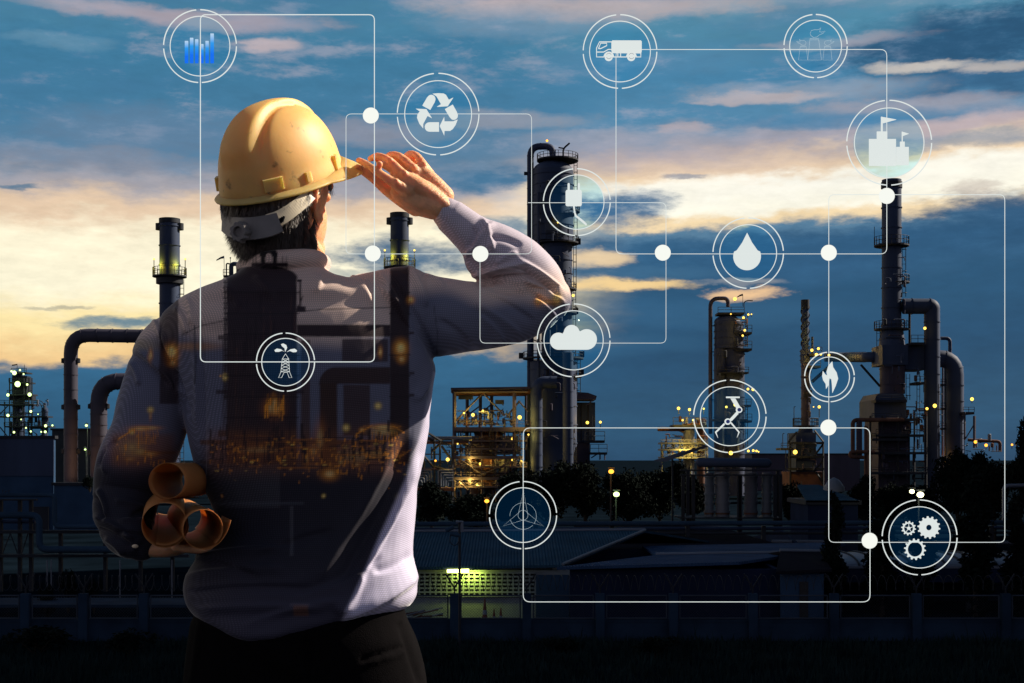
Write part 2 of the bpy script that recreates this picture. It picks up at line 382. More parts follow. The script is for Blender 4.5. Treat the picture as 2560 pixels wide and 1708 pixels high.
for px, pt, D, w, lab in [
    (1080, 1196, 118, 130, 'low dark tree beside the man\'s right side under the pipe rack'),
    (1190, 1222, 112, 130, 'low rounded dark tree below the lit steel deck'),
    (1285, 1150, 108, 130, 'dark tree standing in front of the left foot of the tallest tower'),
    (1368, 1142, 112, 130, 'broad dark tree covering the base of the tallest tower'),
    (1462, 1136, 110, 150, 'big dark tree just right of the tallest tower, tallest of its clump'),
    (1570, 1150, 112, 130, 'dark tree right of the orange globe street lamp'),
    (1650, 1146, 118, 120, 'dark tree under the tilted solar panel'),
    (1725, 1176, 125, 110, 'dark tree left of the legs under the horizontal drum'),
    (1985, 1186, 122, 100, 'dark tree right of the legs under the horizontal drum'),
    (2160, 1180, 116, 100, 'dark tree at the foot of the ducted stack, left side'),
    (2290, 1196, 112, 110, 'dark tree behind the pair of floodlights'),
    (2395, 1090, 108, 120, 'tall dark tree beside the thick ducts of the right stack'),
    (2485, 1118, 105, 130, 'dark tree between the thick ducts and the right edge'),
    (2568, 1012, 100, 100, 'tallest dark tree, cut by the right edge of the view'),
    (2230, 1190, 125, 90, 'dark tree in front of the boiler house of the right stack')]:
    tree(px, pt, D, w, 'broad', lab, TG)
CG = 'narrow trees behind the fence'
for px, pt, D, w, lab in [
    (2085, 1235, 60, 62, 'slim drooping dark tree left of the gear symbol'),
    (2205, 1268, 61, 90, 'drooping dark tree below the white connector dot by the gear symbol'),
    (2300, 1300, 60, 90, 'drooping dark tree directly under the gear symbol'),
    (2440, 1190, 59, 110, 'tall drooping dark tree right of the gear symbol'),
    (2545, 1240, 60, 80, 'drooping dark tree at the right edge behind the fence')]:
    tree(px, pt, D, w, 'column', lab, CG)
for px, pt, D, w, lab in [
    (225, 1186, 128, 44, 'round dark bush on top of the pale boundary wall by the thick pipe'),
    (170, 1415, 66, 60, 'dark round bush under the pipe rack, left of the paper rolls'),
    (235, 1440, 66, 46, 'smaller dark bush beside the rounded one under the pipe rack'),
    (120, 1450, 62, 50, 'low dark bush near the left edge behind the fence'),
    (90, 1560, 52, 190, 'dark overgrown bush at the lower left in the grass'),
    (330, 1572, 52, 150, 'dark overgrown bush left of the man\'s trousers'),
    (1400, 1590, 52, 130, 'low weedy bush in the grass in front of the fence'),
    (1640, 1588, 51, 120, 'weedy bush in the grass near the middle of the fence')]:
    tree(px, pt, D, w, 'bush', lab, 'dark bushes', zb=(GZ if D != 128 else W(225, 1214, 128).z-.6))

# ------------------------------------------------------------------ fence
def fence():
    D = 56; b = W(1280, 1600, D); b.z = GZ
    r = thing('perimeter_fence', 'concrete post fence with mesh panels and barbed coils on a low stained wall', 'fence', b)
    posts = [-130, 64, 209, 360, 540, 740, 940, 1136, 1317, 1500, 1683, 1882, 2085, 2291, 2514, 2720]
    z0, zw, zt = GZ, W(0, 1556, D).z, W(0, 1484, D).z
    xL, xR = W(-200, 0, D).x, W(2800, 0, D).x
    MB().box(((xL+xR)/2, D+.2, (z0+zw)/2-.2), (xR-xL, .22, zw-z0+.4)).build('base_wall', 'concrete', r)
    MB().box(((xL+xR)/2, D+.2, zw+.06), (xR-xL, .3, .12)).build('coping', 'concrete', r)
    for i, p in enumerate(posts):
        x = W(p, 0, D).x
        MB().box((x, D, (z0+zt)/2-.2), (.34, .30, zt-z0+.4)).build('post', 'concrete', r)
        MB().tube([(x, D, zt-.002), (x, D, zt+.22), (x-.35, D, zt+.78)], .035, 6).tube([(x, D, zt+.22), (x+.35, D, zt+.78)], .035, 6).build('barb_arm', 'steel_dark', r)
        if i < len(posts)-1:
            x2 = W(posts[i+1], 0, D).x; a, c = x+.26, x2-.26
            pz0, pz1 = zw+.16, zt-.08; m = MB()
            for p0, p1 in (((a, pz0), (c, pz0)), ((a, pz1), (c, pz1)), ((a, pz0), (a, pz1)), ((c, pz0), (c, pz1))):
                m.tube([(p0[0], D, p0[1]), (p1[0], D, p1[1])], .03, 6)
            pn = m.build('panel_frame', 'clad_dim', r)
            m = MB(); h = pz1-pz0; k = -h
            while k < c-a:
                s0, s1 = max(0, k), min(c-a, k+h)
                if s1 > s0:
                    m.tube([(a+s0, D, pz0+(s0-k)), (a+s1, D, pz0+(s1-k))], .0045, 3, False)
                    m.tube([(a+s0, D, pz1-(s0-k)), (a+s1, D, pz1-(s1-k))], .0045, 3, False)
                k += .11
            ms = m.build('wire_mesh', 'steel_dark', pn); ms.matrix_parent_inverse = Matrix.Identity(4)
            pts = []; L = x2-x; turns = 9
            for t in range(turns*14+1):
                an = t/14*2*PI; pts.append((x+L*t/(turns*14), D+.28*math.cos(an), zt+.42+.30*math.sin(an)))
            MB().tube(pts, .012, 4, False).build('barbed_coil', 'steel_dark', r)
fence()

# ------------------------------------------------------------------ sheds
def shed(name, label, cat, eave, ridge, wall, roofm, D, ground=GZ, wallm='wall_dark', thick=.12):
    """eave/ridge: [(px,py,D),(px,py,D)] left and right ends; wall: px left, px right"""
    e0, e1, r0, r1 = W(*eave[0]), W(*eave[1]), W(*ridge[0]), W(*ridge[1])
    root = thing(name, label, cat, ((e0.x+e1.x)/2, e0.y+1, ground))
    MB().prism([e0, e1, r1, r0], (0, 0, thick)).build('roof', roofm, root)
    # mirrored rear slope
    b0, b1 = r0+Vector((0, r0.y-e0.y, e0.z-r0.z)), r1+Vector((r1.x-e1.x, r1.y-e1.y, e1.z-r1.z))
    MB().prism([r0+Vector((0, .02, 0)), r1+Vector((0, .02, 0)), b1, b0], (0, 0, thick)).build('rear_roof', roofm, root)
    MB().tube([r0+Vector((0, .01, thick+.03)), r1+Vector((0, .01, thick+.03))], .09, 6).build('ridge_cap', 'clad', root)
    x0, x1 = W(wall[0], 0, D).x, W(wall[1], 0, D).x; yb = b0.y-.5
    zt = min(e0.z, e1.z)-.01
    MB().box(((x0+x1)/2, D+.3, (zt+ground)/2), (x1-x0, .2, zt-ground)).build('wall', wallm, root)
    gx = x1-.1
    MB().prism([(gx, D+.41, ground), (gx, yb, ground), (gx, yb, zt), (gx, (D+yb)/2, r1.z-.05), (gx, D+.41, zt)], (-.2, 0, 0)).build('gable', wallm, root)
    MB().box(((x0+x1)/2, yb, (zt+ground)/2), (x1-x0, .2, zt-ground)).build('rear_wall', wallm, root)
    return root, e0, e1, r0, r1
s1, e0, e1, r0, r1 = shed('corrugated_shed', 'long low shed with corrugated roof and bright tube lamp on its block wall', 'shed',
    [(900, 1427, 63), (1405, 1419, 63)], [(900, 1337, 72), (1612, 1332, 72)], (905, 1425), 'roof', 63.3, wallm='white_wall')
MB().tube([e1+Vector((.02, 0, .14)), r1+Vector((.02, 0, .14))], .07, 6).build('verge_trim', 'clad', s1)
def block_screen():
    D = 63.45; m = MB(); x0, x1 = W(910, 0, D).x, W(1338, 0, D).x; z1, z0 = W(0, 1432, D).z, W(0, 1490, D).z
    n = int((x1-x0)/.24)
    for i in range(n+1): m.box((x0+(x1-x0)*i/n, D, (z0+z1)/2), (.07, .10, z1-z0))
    for j in range(7): m.box(((x0+x1)/2, D-.002, z0+(z1-z0)*j/6), (x1-x0, .108, .075))
    m.build('block_screen', 'white_wall', s1)
    MB().box(((x0+x1)/2, D+.052, (z0+z1)/2), (x1-x0, .004, z1-z0)).build('screen_shade_sheet', 'blackrubber', s1)  # flat black sheet stands in for the shade behind the blocks
    a, b = W(1340, 1437, D).x, W(1422, 0, D).x
    dr = MB().box(((a+b)/2, D-.02, (W(0, 1437, D).z+GZ)/2), (b-a, .06, W(0, 1437, D).z-GZ)).build('door', 'wall_pale', s1)
    p0, p1 = W(1118, 1428, 62.6), W(1172, 1427, 62.6)
    lm = MB().box((p0+p1)/2+Vector((0, .08, .09)), (p1.x-p0.x+.3, .14, .07)).build('lamp_fitting', 'clad', s1)
    MB().tube([p0, p1], .075, 10).build('tube', 'tube_y', lm).matrix_parent_inverse = Matrix.Identity(4)
    ld = bpy.data.lights.new('tube_light', 'AREA'); ld.shape = 'RECTANGLE'; ld.size = 1.0; ld.size_y = .2; ld.energy = 30; ld.color = (.85, 1, .12)
    lo = bpy.data.objects.new('tube_light', ld); COL.objects.link(lo); lo.location = (p0+p1)/2+Vector((.45, .45, -.12)); lo.rotation_euler = (R(40), 0, 0)
block_screen()
shed('blue_roof_shed', 'low dark shed with a pale blue sheet roof behind the middle of the fence', 'shed',
    [(1392, 1425, 59), (1850, 1412, 59)], [(1640, 1394, 66), (2003, 1389, 66)], (1425, 1958), 'roof2', 59.4, wallm='wall_dark')
shed('dark_hip_house', 'wide house under a big dark roof behind the two sheds', 'house',
    [(1420, 1402, 78), (2075, 1405, 78)], [(1440, 1312, 90), (1800, 1322, 90)], (1440, 2060), 'roof_dark', 78.5, wallm='wall_dark')
h3 = shed('small_house', 'small pale walled house with dark roof at the right end of the sheds', 'house',
    [(1940, 1436, 58), (2080, 1430, 58)], [(1950, 1385, 63), (2050, 1387, 63)], (1955, 2062), 'roof_dark', 58.3, wallm='wall_pale')[0]
MB().box(W(2010, 1500, 58.45)+Vector((0, .02, 0)), (.35, .06, 1.5)).build('window', 'blackrubber', h3)
def arch_shed():
    D0, D1 = 66, 72; xa, xb = W(2105, 0, D0).x, W(2640, 0, D0).x; r = thing('arched_shed', 'open shed with ribbed arched roof behind the right end of the fence', 'shed', ((xa+xb)/2, D0, GZ))
    zt, ze = W(0, 1386, D0+2).z, W(0, 1416, D0).z; m = MB(); pts = []
    n = 12
    for i in range(n+1):
        a = PI*i/n; pts.append((D0+3-3*math.cos(a), ze+(zt-ze)*math.sin(a)))
    m.prism([Vector((xa, y, z)) for y, z in pts]+[Vector((xa, y, z-.1)) for y, z in reversed(pts)], (xb-xa, 0, 0)).build('roof', 'clad', r)
    k = xa
    m = MB()
    while k < xb:
        m.tube([Vector((k, y, z+.03)) for y, z in pts], .05, 5, False); k += .8
    m.build('roof_rib', 'steel_dark', r)
    MB().box(((xa+xb)/2, D0+.1, ze-.4), (xb-xa, .15, .7)).build('fascia', 'wall_dark', r)
    for i in range(6):
        MB().box((xa+(xb-xa)*i/5, D0+.3, (GZ+ze)/2-.1), (.2, .2, ze-GZ-.3)).build('post', 'steel_dark', r)
    MB().box(((xa+xb)/2, D1, (GZ+ze)/2), (xb-xa, .2, ze-GZ)).build('rear_wall', 'wall_dark', r)
arch_shed()
def blocks():
    def bld(name, label, x0, x1, yt, D, depth, m, cat='building', roof=True, zb=GZ):
        a, b = W(x0, yt, D), W(x1, yt, D); r = thing(name, label, cat, ((a.x+b.x)/2, D, zb))
        MB().box(((a.x+b.x)/2, D+depth/2, (a.z+zb)/2), (b.x-a.x, depth, a.z-zb)).build('wall', m, r)
        if roof: MB().box(((a.x+b.x)/2, D+depth/2, a.z+.15), (b.x-a.x+.4, depth+.4, .29)).build('parapet', 'steel_dark', r)
        return r
    g = bld('warehouse', 'tall pale blue warehouse with darker cladding band at the left edge', -120, 134, 1097, 140, .6, 'wall_pale')
    a, b = W(-120, 1097, 139.9), W(134.5, 1190, 139.9)
    MB().box(((a.x+b.x)/2, 139.93, (a.z+b.z)/2), (b.x-a.x, .1, a.z-b.z)).build('cladding_band', 'steel', g)
    a, b = W(85, 1267, 139.9), W(122, 1385, 139.9)
    MB().box(((a.x+b.x)/2, 139.9, (a.z+b.z)/2), (b.x-a.x, .16, a.z-b.z)).build('door', 'steel_dark', g)
    bld('boundary_wall', 'plain pale boundary wall behind the man\'s left elbow', 134.5, 330, 1214, 139, .4, 'wall_pale', 'wall', True)
    bld('olive_tank_house', 'flat dark olive building between the two thick bent pipes', 130, 226, 1076, 216, 18, 'wall_olive')
    bld('olive_annexe', 'lower dark olive building behind the right thick bent pipe', 226.5, 300, 1105, 221, 18, 'wall_olive')
    bld('long_hall', 'long dark hall on the horizon left of the ducted stack', 1880, 2150, 1137, 310, 30, 'steel_warm')
    h = bld('grey_roof_hall', 'low hall with grey sheet roof below the horizon left of the ducted stack', 2020, 2145, 1262, 95, 6, 'wall_dark')
    e0, e1 = W(2016, 1256, 94.8), W(2148, 1256, 94.8); MB().prism([e0, e1, e1+Vector((-1, 8, .9)), e0+Vector((1, 8, .9))], (0, 0, .12)).build('roof', 'roof', h)
    p = W(2085, 1215, 100); MB().lathe([(.3, 0), (.3, .5), (.75, .7), (.75, 1.0), (.4, 1.5), (.02, 1.7)], p-Vector((0, 0, 1.1)), 16).build('roof_vent', 'clad', h, True)
blocks()
# ------------------------------------------------------------------ refinery helpers
def mp(D): return D/F                      # metres per photo pixel at distance D
def bands(m, c, r, zs, t=.12, h=.22, n=28):
    for z in zs: m.lathe([(r*.9, z-h/2), (r+t, z-h/2), (r+t, z+h/2), (r*.9, z+h/2)], (c[0], c[1], 0), n)
def shaft(root, name, px, pt, pb, w, D, m, nb=6, wt=None, cap=True):
    """vertical round shaft: px centre, pixel top and bottom, pixel width"""
    k = mp(D); c = W(px, pb, D); zt, zb = W(px, pt, D).z, c.z; r = w/2*k; rt = (wt or w)/2*k
    mb = MB().lathe([(r, zb), (rt, zt)], (c.x, c.y, 0), 32)
    for i in range(nb):
        t = (i+.6)/nb; bands(mb, c, r+(rt-r)*t, [zb+(zt-zb)*t], .10*k/.0675+.03, .16)
    return mb.build(name, m, root, True)
def dome(root, px, pt, pb, w, D, m):
    k = mp(D); c = W(px, pb, D); r = w/2*k; h = (pb-pt)*k
    MB().lathe([(r*math.cos(a), c.z+h*math.sin(a)) for a in np.linspace(0, PI/2, 9)], (c.x, c.y, 0), 32).build('dome', m, root, True)
def pipe(root, pts, w, D, m='steel', rad=None, name='pipe', nb=0):
    k = mp(D); P = [p if isinstance(p, Vector) else W(*p) if len(p) == 3 else W(p[0], p[1], D) for p in pts]
    Q = fillet(P, (rad if rad is not None else w*1.2)*k) if len(P) > 2 else P
    mb = MB().tube(Q, w/2*k, 14)
    if nb:
        L = [0]
        for i in range(1, len(Q)): L.append(L[-1]+(Q[i]-Q[i-1]).length)
        for j in range(nb):
            s = L[-1]*(j+.5)/nb
            for i in range(1, len(Q)):
                if L[i] >= s:
                    d = (Q[i]-Q[i-1]).normalized(); p = Q[i-1]+d*(s-L[i-1]); mb.tube([p-d*.06*k/.0675, p+d*.06*k/.0675], w/2*k*1.07, 14); break
    return mb.build(name, m, root, True)
def platform(root, px, py, D, ro, ri=None, a0=0, a1=360, rail=14, m='steel_dark'):
    """walkway round a shaft: ro/ri in pixels; railing height in pixels"""
    k = mp(D); c = W(px, py, D); ro *= k; ri = (ri or 1)*k; n = max(8, int((a1-a0)/15)); t = .25
    A = [R(a0+(a1-a0)*i/n) for i in range(n+1)]; vs = []
    for a in A:
        for rr, dz in ((ri, 0), (ro, 0), (ro, -t), (ri, -t)): vs.append((c.x+rr*math.cos(a), c.y+rr*math.sin(a), c.z+dz))
    fs = [(i*4+j, i*4+(j+1) % 4, i*4+4+(j+1) % 4, i*4+4+j) for i in range(n) for j in range(4)]+[(3, 2, 1, 0), (n*4, n*4+1, n*4+2, n*4+3)]
    pl = MB().add(vs, fs).build('platform', m, root)
    mb = MB(); h = rail*k; ra = ro-.06
    P = lambda a, z: Vector((c.x+ra*math.cos(a), c.y+ra*math.sin(a), c.z+z))
    for a in A: mb.tube([P(a, 0), P(a, h)], .05*k/.0675, 5)
    for z in (h*.5, h): mb.tube([P(a, z) for a in A], .045*k/.0675, 5, False)
    mb.build('railing', m, pl)
    return pl
def deck(root, x0, x1, py, D, depth, t=.35, rail=12, m='steel_dark'):
    k = mp(D); a, b = W(x0, py, D), W(x1, py, D)
    d = MB().box(((a.x+b.x)/2, D+depth/2, a.z-t/2), (b.x-a.x, depth, t)).build('platform', m, root)
    if rail:
        mb = MB(); h = rail*k; n = max(2, int((b.x-a.x)/2))
        for i in range(n+1): mb.tube([(a.x+(b.x-a.x)*i/n, D, a.z), (a.x+(b.x-a.x)*i/n, D, a.z+h)], .05*k/.0675, 5)
        for z in (h*.5, h): mb.tube([(a.x, D, a.z+z), (b.x, D, a.z+z)], .045*k/.0675, 5)
        mb.build('railing', m, d)
    return d
def ladder(root, px, pt, pb, D, w=8, m='steel_dark'):
    k = mp(D); a, b = W(px-w/2, pb, D), W(px+w/2, pt, D); mb = MB(); n = int((b.z-a.z)/1.1)
    for x in (a.x, b.x): mb.tube([(x, D, a.z), (x, D, b.z)], .06*k/.0675, 5)
    for i in range(n):
        z = a.z+(b.z-a.z)*(i+.5)/n; mb.tube([(a.x, D, z), (b.x, D, z)], .04*k/.0675, 4)
        if i % 3 == 0: mb.tube([(a.x, D, z), (a.x-.05, D-.5, z), ((a.x+b.x)/2, D-.75, z), (b.x+.05, D-.5, z), (b.x, D, z)], .04*k/.0675, 4)
    return mb.build('ladder', m, root)
def beam(root, p0, p1, w, D, name='beam', m='steel_warm', d=None):
    k = mp(D); a = p0 if isinstance(p0, Vector) else W(p0[0], p0[1], p0[2] if len(p0) > 2 else D); b = p1 if isinstance(p1, Vector) else W(p1[0], p1[1], p1[2] if len(p1) > 2 else D)
    return MB().tube([a, b], w/2*k*1.2, 4).build(name, m, root)
LN = [0]
def lamp(root, px, py, D, r=4.0, col='lamp_y', watt=0, pole=0, dy=-1.5, glow=(0, 0)):
    """lamp head (with post) as a part; its bulb is a sub-part; a point light lights what stands beside it"""
    k = mp(D); c = W(px, py, D); c.y += dy
    lp = MB()
    if pole: lp.tube([c-Vector((0, 0, pole*k)), c+Vector((0, 0, r*k*.7))], .07*k/.0675, 6)
    lp.box(c+Vector((0, .35*k/.0675, r*k*.5)), (r*k*1.3, r*k*.8, r*k*.35))
    l = lp.build('lamp', 'steel_dark', root)
    MB().sphere(c, r*k, 10, 6).build('bulb', col, l, True)
    if watt:
        ld = bpy.data.lights.new('lamp_light', 'POINT'); ld.energy = watt*.015; ld.color = M[col].node_tree.nodes[0].inputs[0].default_value[:3]
        ld.shadow_soft_size = r*k*1.15; lo = bpy.data.objects.new('lamp_light', ld); COL.objects.link(lo)
        lo.location = c+Vector((glow[0]*k, -.8-r*k, glow[1]*k)); LN[0] += 1
def box_part(root, name, x0, x1, yt, yb, D, depth, m):
    a, b = W(x0, yb, D), W(x1, yt, D)
    return MB().box(((a.x+b.x)/2, D+depth/2, (a.z+b.z)/2), (b.x-a.x, depth, b.z-a.z)).build(name, m, root)
def fittings(root, x0, x1, y0, y1, D, n, seed, ms=('steel_warm', 'clad', 'rust'), dd=6):
    """small process pipes, valves and vessels of a unit, every piece a part"""
    rnd = random.Random(seed)
    for i in range(n):
        x, y = rnd.uniform(x0, x1), rnd.uniform(y0, y1); d = D+rnd.uniform(0, dd); m = rnd.choice(ms); t = rnd.random()
        if t < .35:
            L = rnd.uniform(10, 40); x2 = min(x1, x+L); h = rnd.uniform(6, 20)
            pipe(root, [(x, y, d), (x2, y, d), (x2, min(y1, y+h), d)], rnd.uniform(1.6, 4), d, m)
        elif t < .6:
            L = rnd.uniform(10, 34); pipe(root, [(x, y, d), (x, min(y1, y+L), d)], rnd.uniform(1.5, 5), d, m, name='riser')
        elif t < .75:
            k = mp(d); c = W(x, y, d); r = rnd.uniform(2.5, 5)*k; h = rnd.uniform(8, 16)*k
            MB().lathe([(.02, -h/2-r*.5), (r*.7, -h/2-r*.3), (r, -h/2), (r, h/2), (r*.7, h/2+r*.3), (.02, h/2+r*.5)], c, 14).build('vessel', m, root, True)
        elif t < .88:
            k = mp(d); c = W(x, y, d); r = rnd.uniform(1.5, 3)*k
            MB().lathe([(r*.4, -r*2), (r, -r*1.2), (r*.5, -r*.4), (r*.5, r*.6), (r*1.3, r*.8), (r*1.3, r), (.02, r*1.05)], c, 10).build('valve', m, root, True)
        else:
            beam(root, (x, y, d), (min(x1, x+rnd.uniform(8, 22)), y-rnd.uniform(-14, 14), d), 1.6, d, 'brace', 'steel_warm')

# ------------------------------------------------------------------ tallest tower
def tall_tower():
    D = 240
    r = thing('distillation_tower', 'tallest dark tower with domed top and a fat pipe arching over it', 'tower', W(1382, 1260, D))
    r.location.z = GZ; ROOTLOC[r.name] = r.location.copy()
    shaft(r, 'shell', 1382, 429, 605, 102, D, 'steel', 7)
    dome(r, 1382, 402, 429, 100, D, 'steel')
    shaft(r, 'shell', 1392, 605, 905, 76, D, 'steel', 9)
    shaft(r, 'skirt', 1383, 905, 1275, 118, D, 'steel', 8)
    pipe(r, [(1326, 1262), (1326, 366), (1382, 366), (1382, 404)], 17, D, 'steel', 26, 'overhead_pipe', 24)
    for i, y in enumerate((434, 545, 680, 760, 850)):
        pipe(r, [(1334, y, D), (1352, y+7, D)], 3, D, 'steel_dark', name='pipe_guide')
    pipe(r, [(1346, 1250, D-3.2), (1346, 480, D-3.2)], 7, D, 'steel', name='riser', nb=10)
    pipe(r, [(1372, 900, D-3.4), (1372, 640, D-3.4)], 9, D, 'steel', name='riser', nb=6)
    pipe(r, [(1310, 434, D), (1326, 434, D)], 9, D, 'steel_dark', name='nozzle')
    pipe(r, [(1408, 400), (1408, 372), (1424, 358)], 4.5, D, 'steel_dark', 8, 'vent')
    pipe(r, [(1396, 369), (1408, 371)], 3.5, D, 'steel_dark', name='vent_branch')
    platform(r, 1394, 400, D, 52, 2)
    platform(r, 1392, 607, D, 56, 37); platform(r, 1392, 722, D, 50, 37); platform(r, 1392, 782, D, 52, 37, -60, 60)
    platform(r, 1383, 895, D, 76, 58); platform(r, 1392, 528, D, 58, 50, -50, 50); platform(r, 1383, 940, D, 72, 58, -70, 70)
    ladder(r, 1439, 405, 600, D, 8); ladder(r, 1437, 610, 720, D, 7); ladder(r, 1436, 725, 890, D, 7); ladder(r, 1447, 900, 985, D, 8)
    for x, y in ((1303, 888), (1455, 884), (1454, 930), (1440, 776), (1446, 602)):
        box_part(r, 'junction_box', x-6, x+6, y-6, y+8, D-1, 1.0, 'steel_dark')
    lamp(r, 1367, 357, D, 3, 'lamp_o', 0); lamp(r, 1393, 566, D, 2.2, 'lamp_y', 1500, dy=-4); lamp(r, 1431, 744, D, 3.4, 'lamp_y', 3000, dy=-3); lamp(r, 1446, 803, D, 1.6, 'lamp_w', 0)
    fittings(r, 1344, 1426, 450, 900, D-4.5, 34, 101, ('steel', 'steel_dark'), 1); fittings(r, 1334, 1436, 905, 1100, D-6, 26, 102, ('steel', 'steel_dark', 'steel_warm'), 1)
    # lower ducts in front of the skirt
    pipe(r, [(1341, 1270, D-8), (1341, 956, D-8), (1392, 956, D-8)], 30, D, 'steel', 30, 'duct', 12)
    pipe(r, [(1420, 1270, D-9), (1420, 882, D-9)], 26, D, 'steel', 10, 'duct', 10)
    # rectangular boiler house behind
    box_part(r, 'boiler_house', 1330, 1488, 1006, 1105, D+6, 14, 'steel')
    box_part(r, 'boiler_base', 1345, 1475, 1106, 1275, D+6.5, 12, 'steel_warm')
    for i in range(8): box_part(r, 'stiffener', 1350+i*17, 1353+i*17, 1010, 1104, D+5.7, .3, 'steel_dark')
    MB().prism([W(1424, 979, D+2), W(1470, 982, D+2), W(1492, 990, D+2), W(1490, 999, D+2), W(1430, 999, D+2)], (0, 9, 0)).build('canopy', 'steel_warm', r)
    beam(r, (1466, 1014), (1482, 1000), 2.4, D+1, 'brace')
    deck(r, 1462, 1512, 1101, D-1, 6, .4, 22); deck(r, 1476, 1518, 1131, D-1, 6, .4, 20)
    for x in (1500, 1512): beam(r, (x, 1131), (x, 1150), 3, D, 'post')
    beam(r, (1478, 1145), (1500, 1131), 2.4, D, 'brace'); ladder(r, 1484, 1040, 1100, D-1, 7)
    lamp(r, 1500, 1056, D, 3.2, 'lamp_y', 1600, 14, dy=-1); lamp(r, 1470, 1056, D, 4, 'lamp_y', 5000, dy=2, glow=(3, 8))
tall_tower()

# ------------------------------------------------------------------ lit steel deck left of the tower
def process_deck():
    D = 232; r = thing('process_structure', 'lit steel process structure with flat roof, cross braces and crowded yellow lamps', 'industrial structure', W(1225, 1260, D))
    r.location.z = GZ; ROOTLOC[r.name] = r.location.copy()
    # roof, seen from below
    a, b = W(1127, 975, D-1), W(1326, 972, D-1)
    MB().prism([a, b, b+Vector((0, 15, 0)), a+Vector((0, 15, 0))], (0, 0, .35)).build('roof', 'steel_warm', r)
    for i in range(6):
        y = D+i*2.6; MB().box(((a.x+b.x)/2, y, a.z-.22), (b.x-a.x, .3, .4)).build('roof_beam', 'rust', r)
    for x in (1136, 1286): beam(r, (x, 976), (x, 1270), 8, D, 'column')
    for x in (1168, 1201, 1229, 1316): beam(r, (x, 978, D+12), (x, 1270, D+12), 7, D+12, 'column')
    beam(r, (1136, 980), (1320, 978), 6, D-.3, 'girder')
    for (x0, y0, x1, y1) in ((1140, 1052, 1205, 985), (1210, 985, 1262, 1040), (1266, 1042, 1300, 1002), (1296, 1002, 1322, 1030)):
        beam(r, (x0, y0, D+.4), (x1, y1, D+.4), 3.6, D, 'brace')
    for (x0, y0, x1, y1) in ((1200, 1036, 1232, 1008), (1160, 1045, 1200, 1015)): beam(r, (x0, y0, D+11), (x1, y1, D+11), 3, D, 'brace')
    deck(r, 1132, 1326, 1068, D-.5, 14, .7, 16, 'steel_warm'); deck(r, 1132, 1310, 1140, D-.5, 13, .5, 12, 'steel_warm'); deck(r, 1130, 1312, 1193, D-.5, 13, .5, 12, 'steel_warm')
    box_part(r, 'gantry_crane', 1146, 1182, 988, 998, D+1, 1.5, 'steel_dark'); box_part(r, 'gantry_crane', 1238, 1260, 1000, 1010, D+1, 1.5, 'steel_dark')
    pipe(r, [(1176, 996), (1177, 1002)], 3, D+1, 'steel_dark', name='hook'); pipe(r, [(1256, 1008), (1258, 1014)], 3, D+1, 'steel_dark', name='hook')
    # big vessel between the decks
    k = mp(D); c = W(1222, 1140, D+6)
    MB().lathe([(20*k, W(0, 1140, D).z), (36*k, W(0, 1090, D).z), (40*k, W(0, 1074, D).z), (40*k, W(0, 1069, D).z)], (c.x, c.y, 0), 32).build('hopper', 'rust', r, True)
    shaft(r, 'vessel', 1208, 1092, 1262, 66, D+6, 'rust', 5)
    shaft(r, 'bright_tank', 1272, 1090, 1136, 46, D+5, 'clad', 3); shaft(r, 'bright_tank', 1268, 1145, 1190, 44, D+5, 'clad', 3)
    fittings(r, 1142, 1282, 1026, 1064, D+1, 80, 5, ('clad', 'steel_warm', 'rust'), 9)
    fittings(r, 1138, 1300, 1074, 1136, D+.5, 60, 6); fittings(r, 1138, 1305, 1146, 1190, D+.5, 60, 7); fittings(r, 1140, 1260, 1198, 1240, D+.5, 50, 8)
    for x in (1152, 1176, 1204, 1240, 1262, 1300): beam(r, (x, 1068, D-.3), (x, 1262, D-.3), 3.2, D, 'column')
    for y in (1100, 1120, 1165, 1215): deck(r, 1136, 1318, y, D-.6, 2, .3, 9, 'steel_warm')
    for x in (1160, 1228, 1292): ladder(r, x, 1072, 1138, D-1, 6); ladder(r, x+10, 1142, 1192, D-1, 6)
    for x0, y0, x1, y1 in ((1150, 1148, 1196, 1180), (1196, 1190, 1300, 1146), (1150, 1206, 1170, 1226)): beam(r, (x0, y0, D-.7), (x1, y1, D-.7), 3, D, 'brace')
    for x, y, s, w, dy in ((1160, 1033, 3, 2200, 0), (1182, 1037, 5, 5200, 1), (1207, 1027, 3.4, 2600, 1), (1299, 1044, 6, 5200, -1), (1282, 1097, 5, 7000, 1), (1321, 1087, 2.8, 1600, -1),
                           (1173, 1148, 3.6, 4200, 0), (1200, 1160, 4, 9000, 1), (1283, 1150, 5, 8000, 1), (1304, 1153, 3.2, 2200, 0), (1173, 1201, 4, 5000, 0), (1192, 1212, 3.6, 6500, 1), (1150, 1205, 2.6, 2600, 0)):
        lamp(r, x, y, D, s*.85, 'lamp_y', w*5, 8, dy=dy, glow=(3, -3))
process_deck()
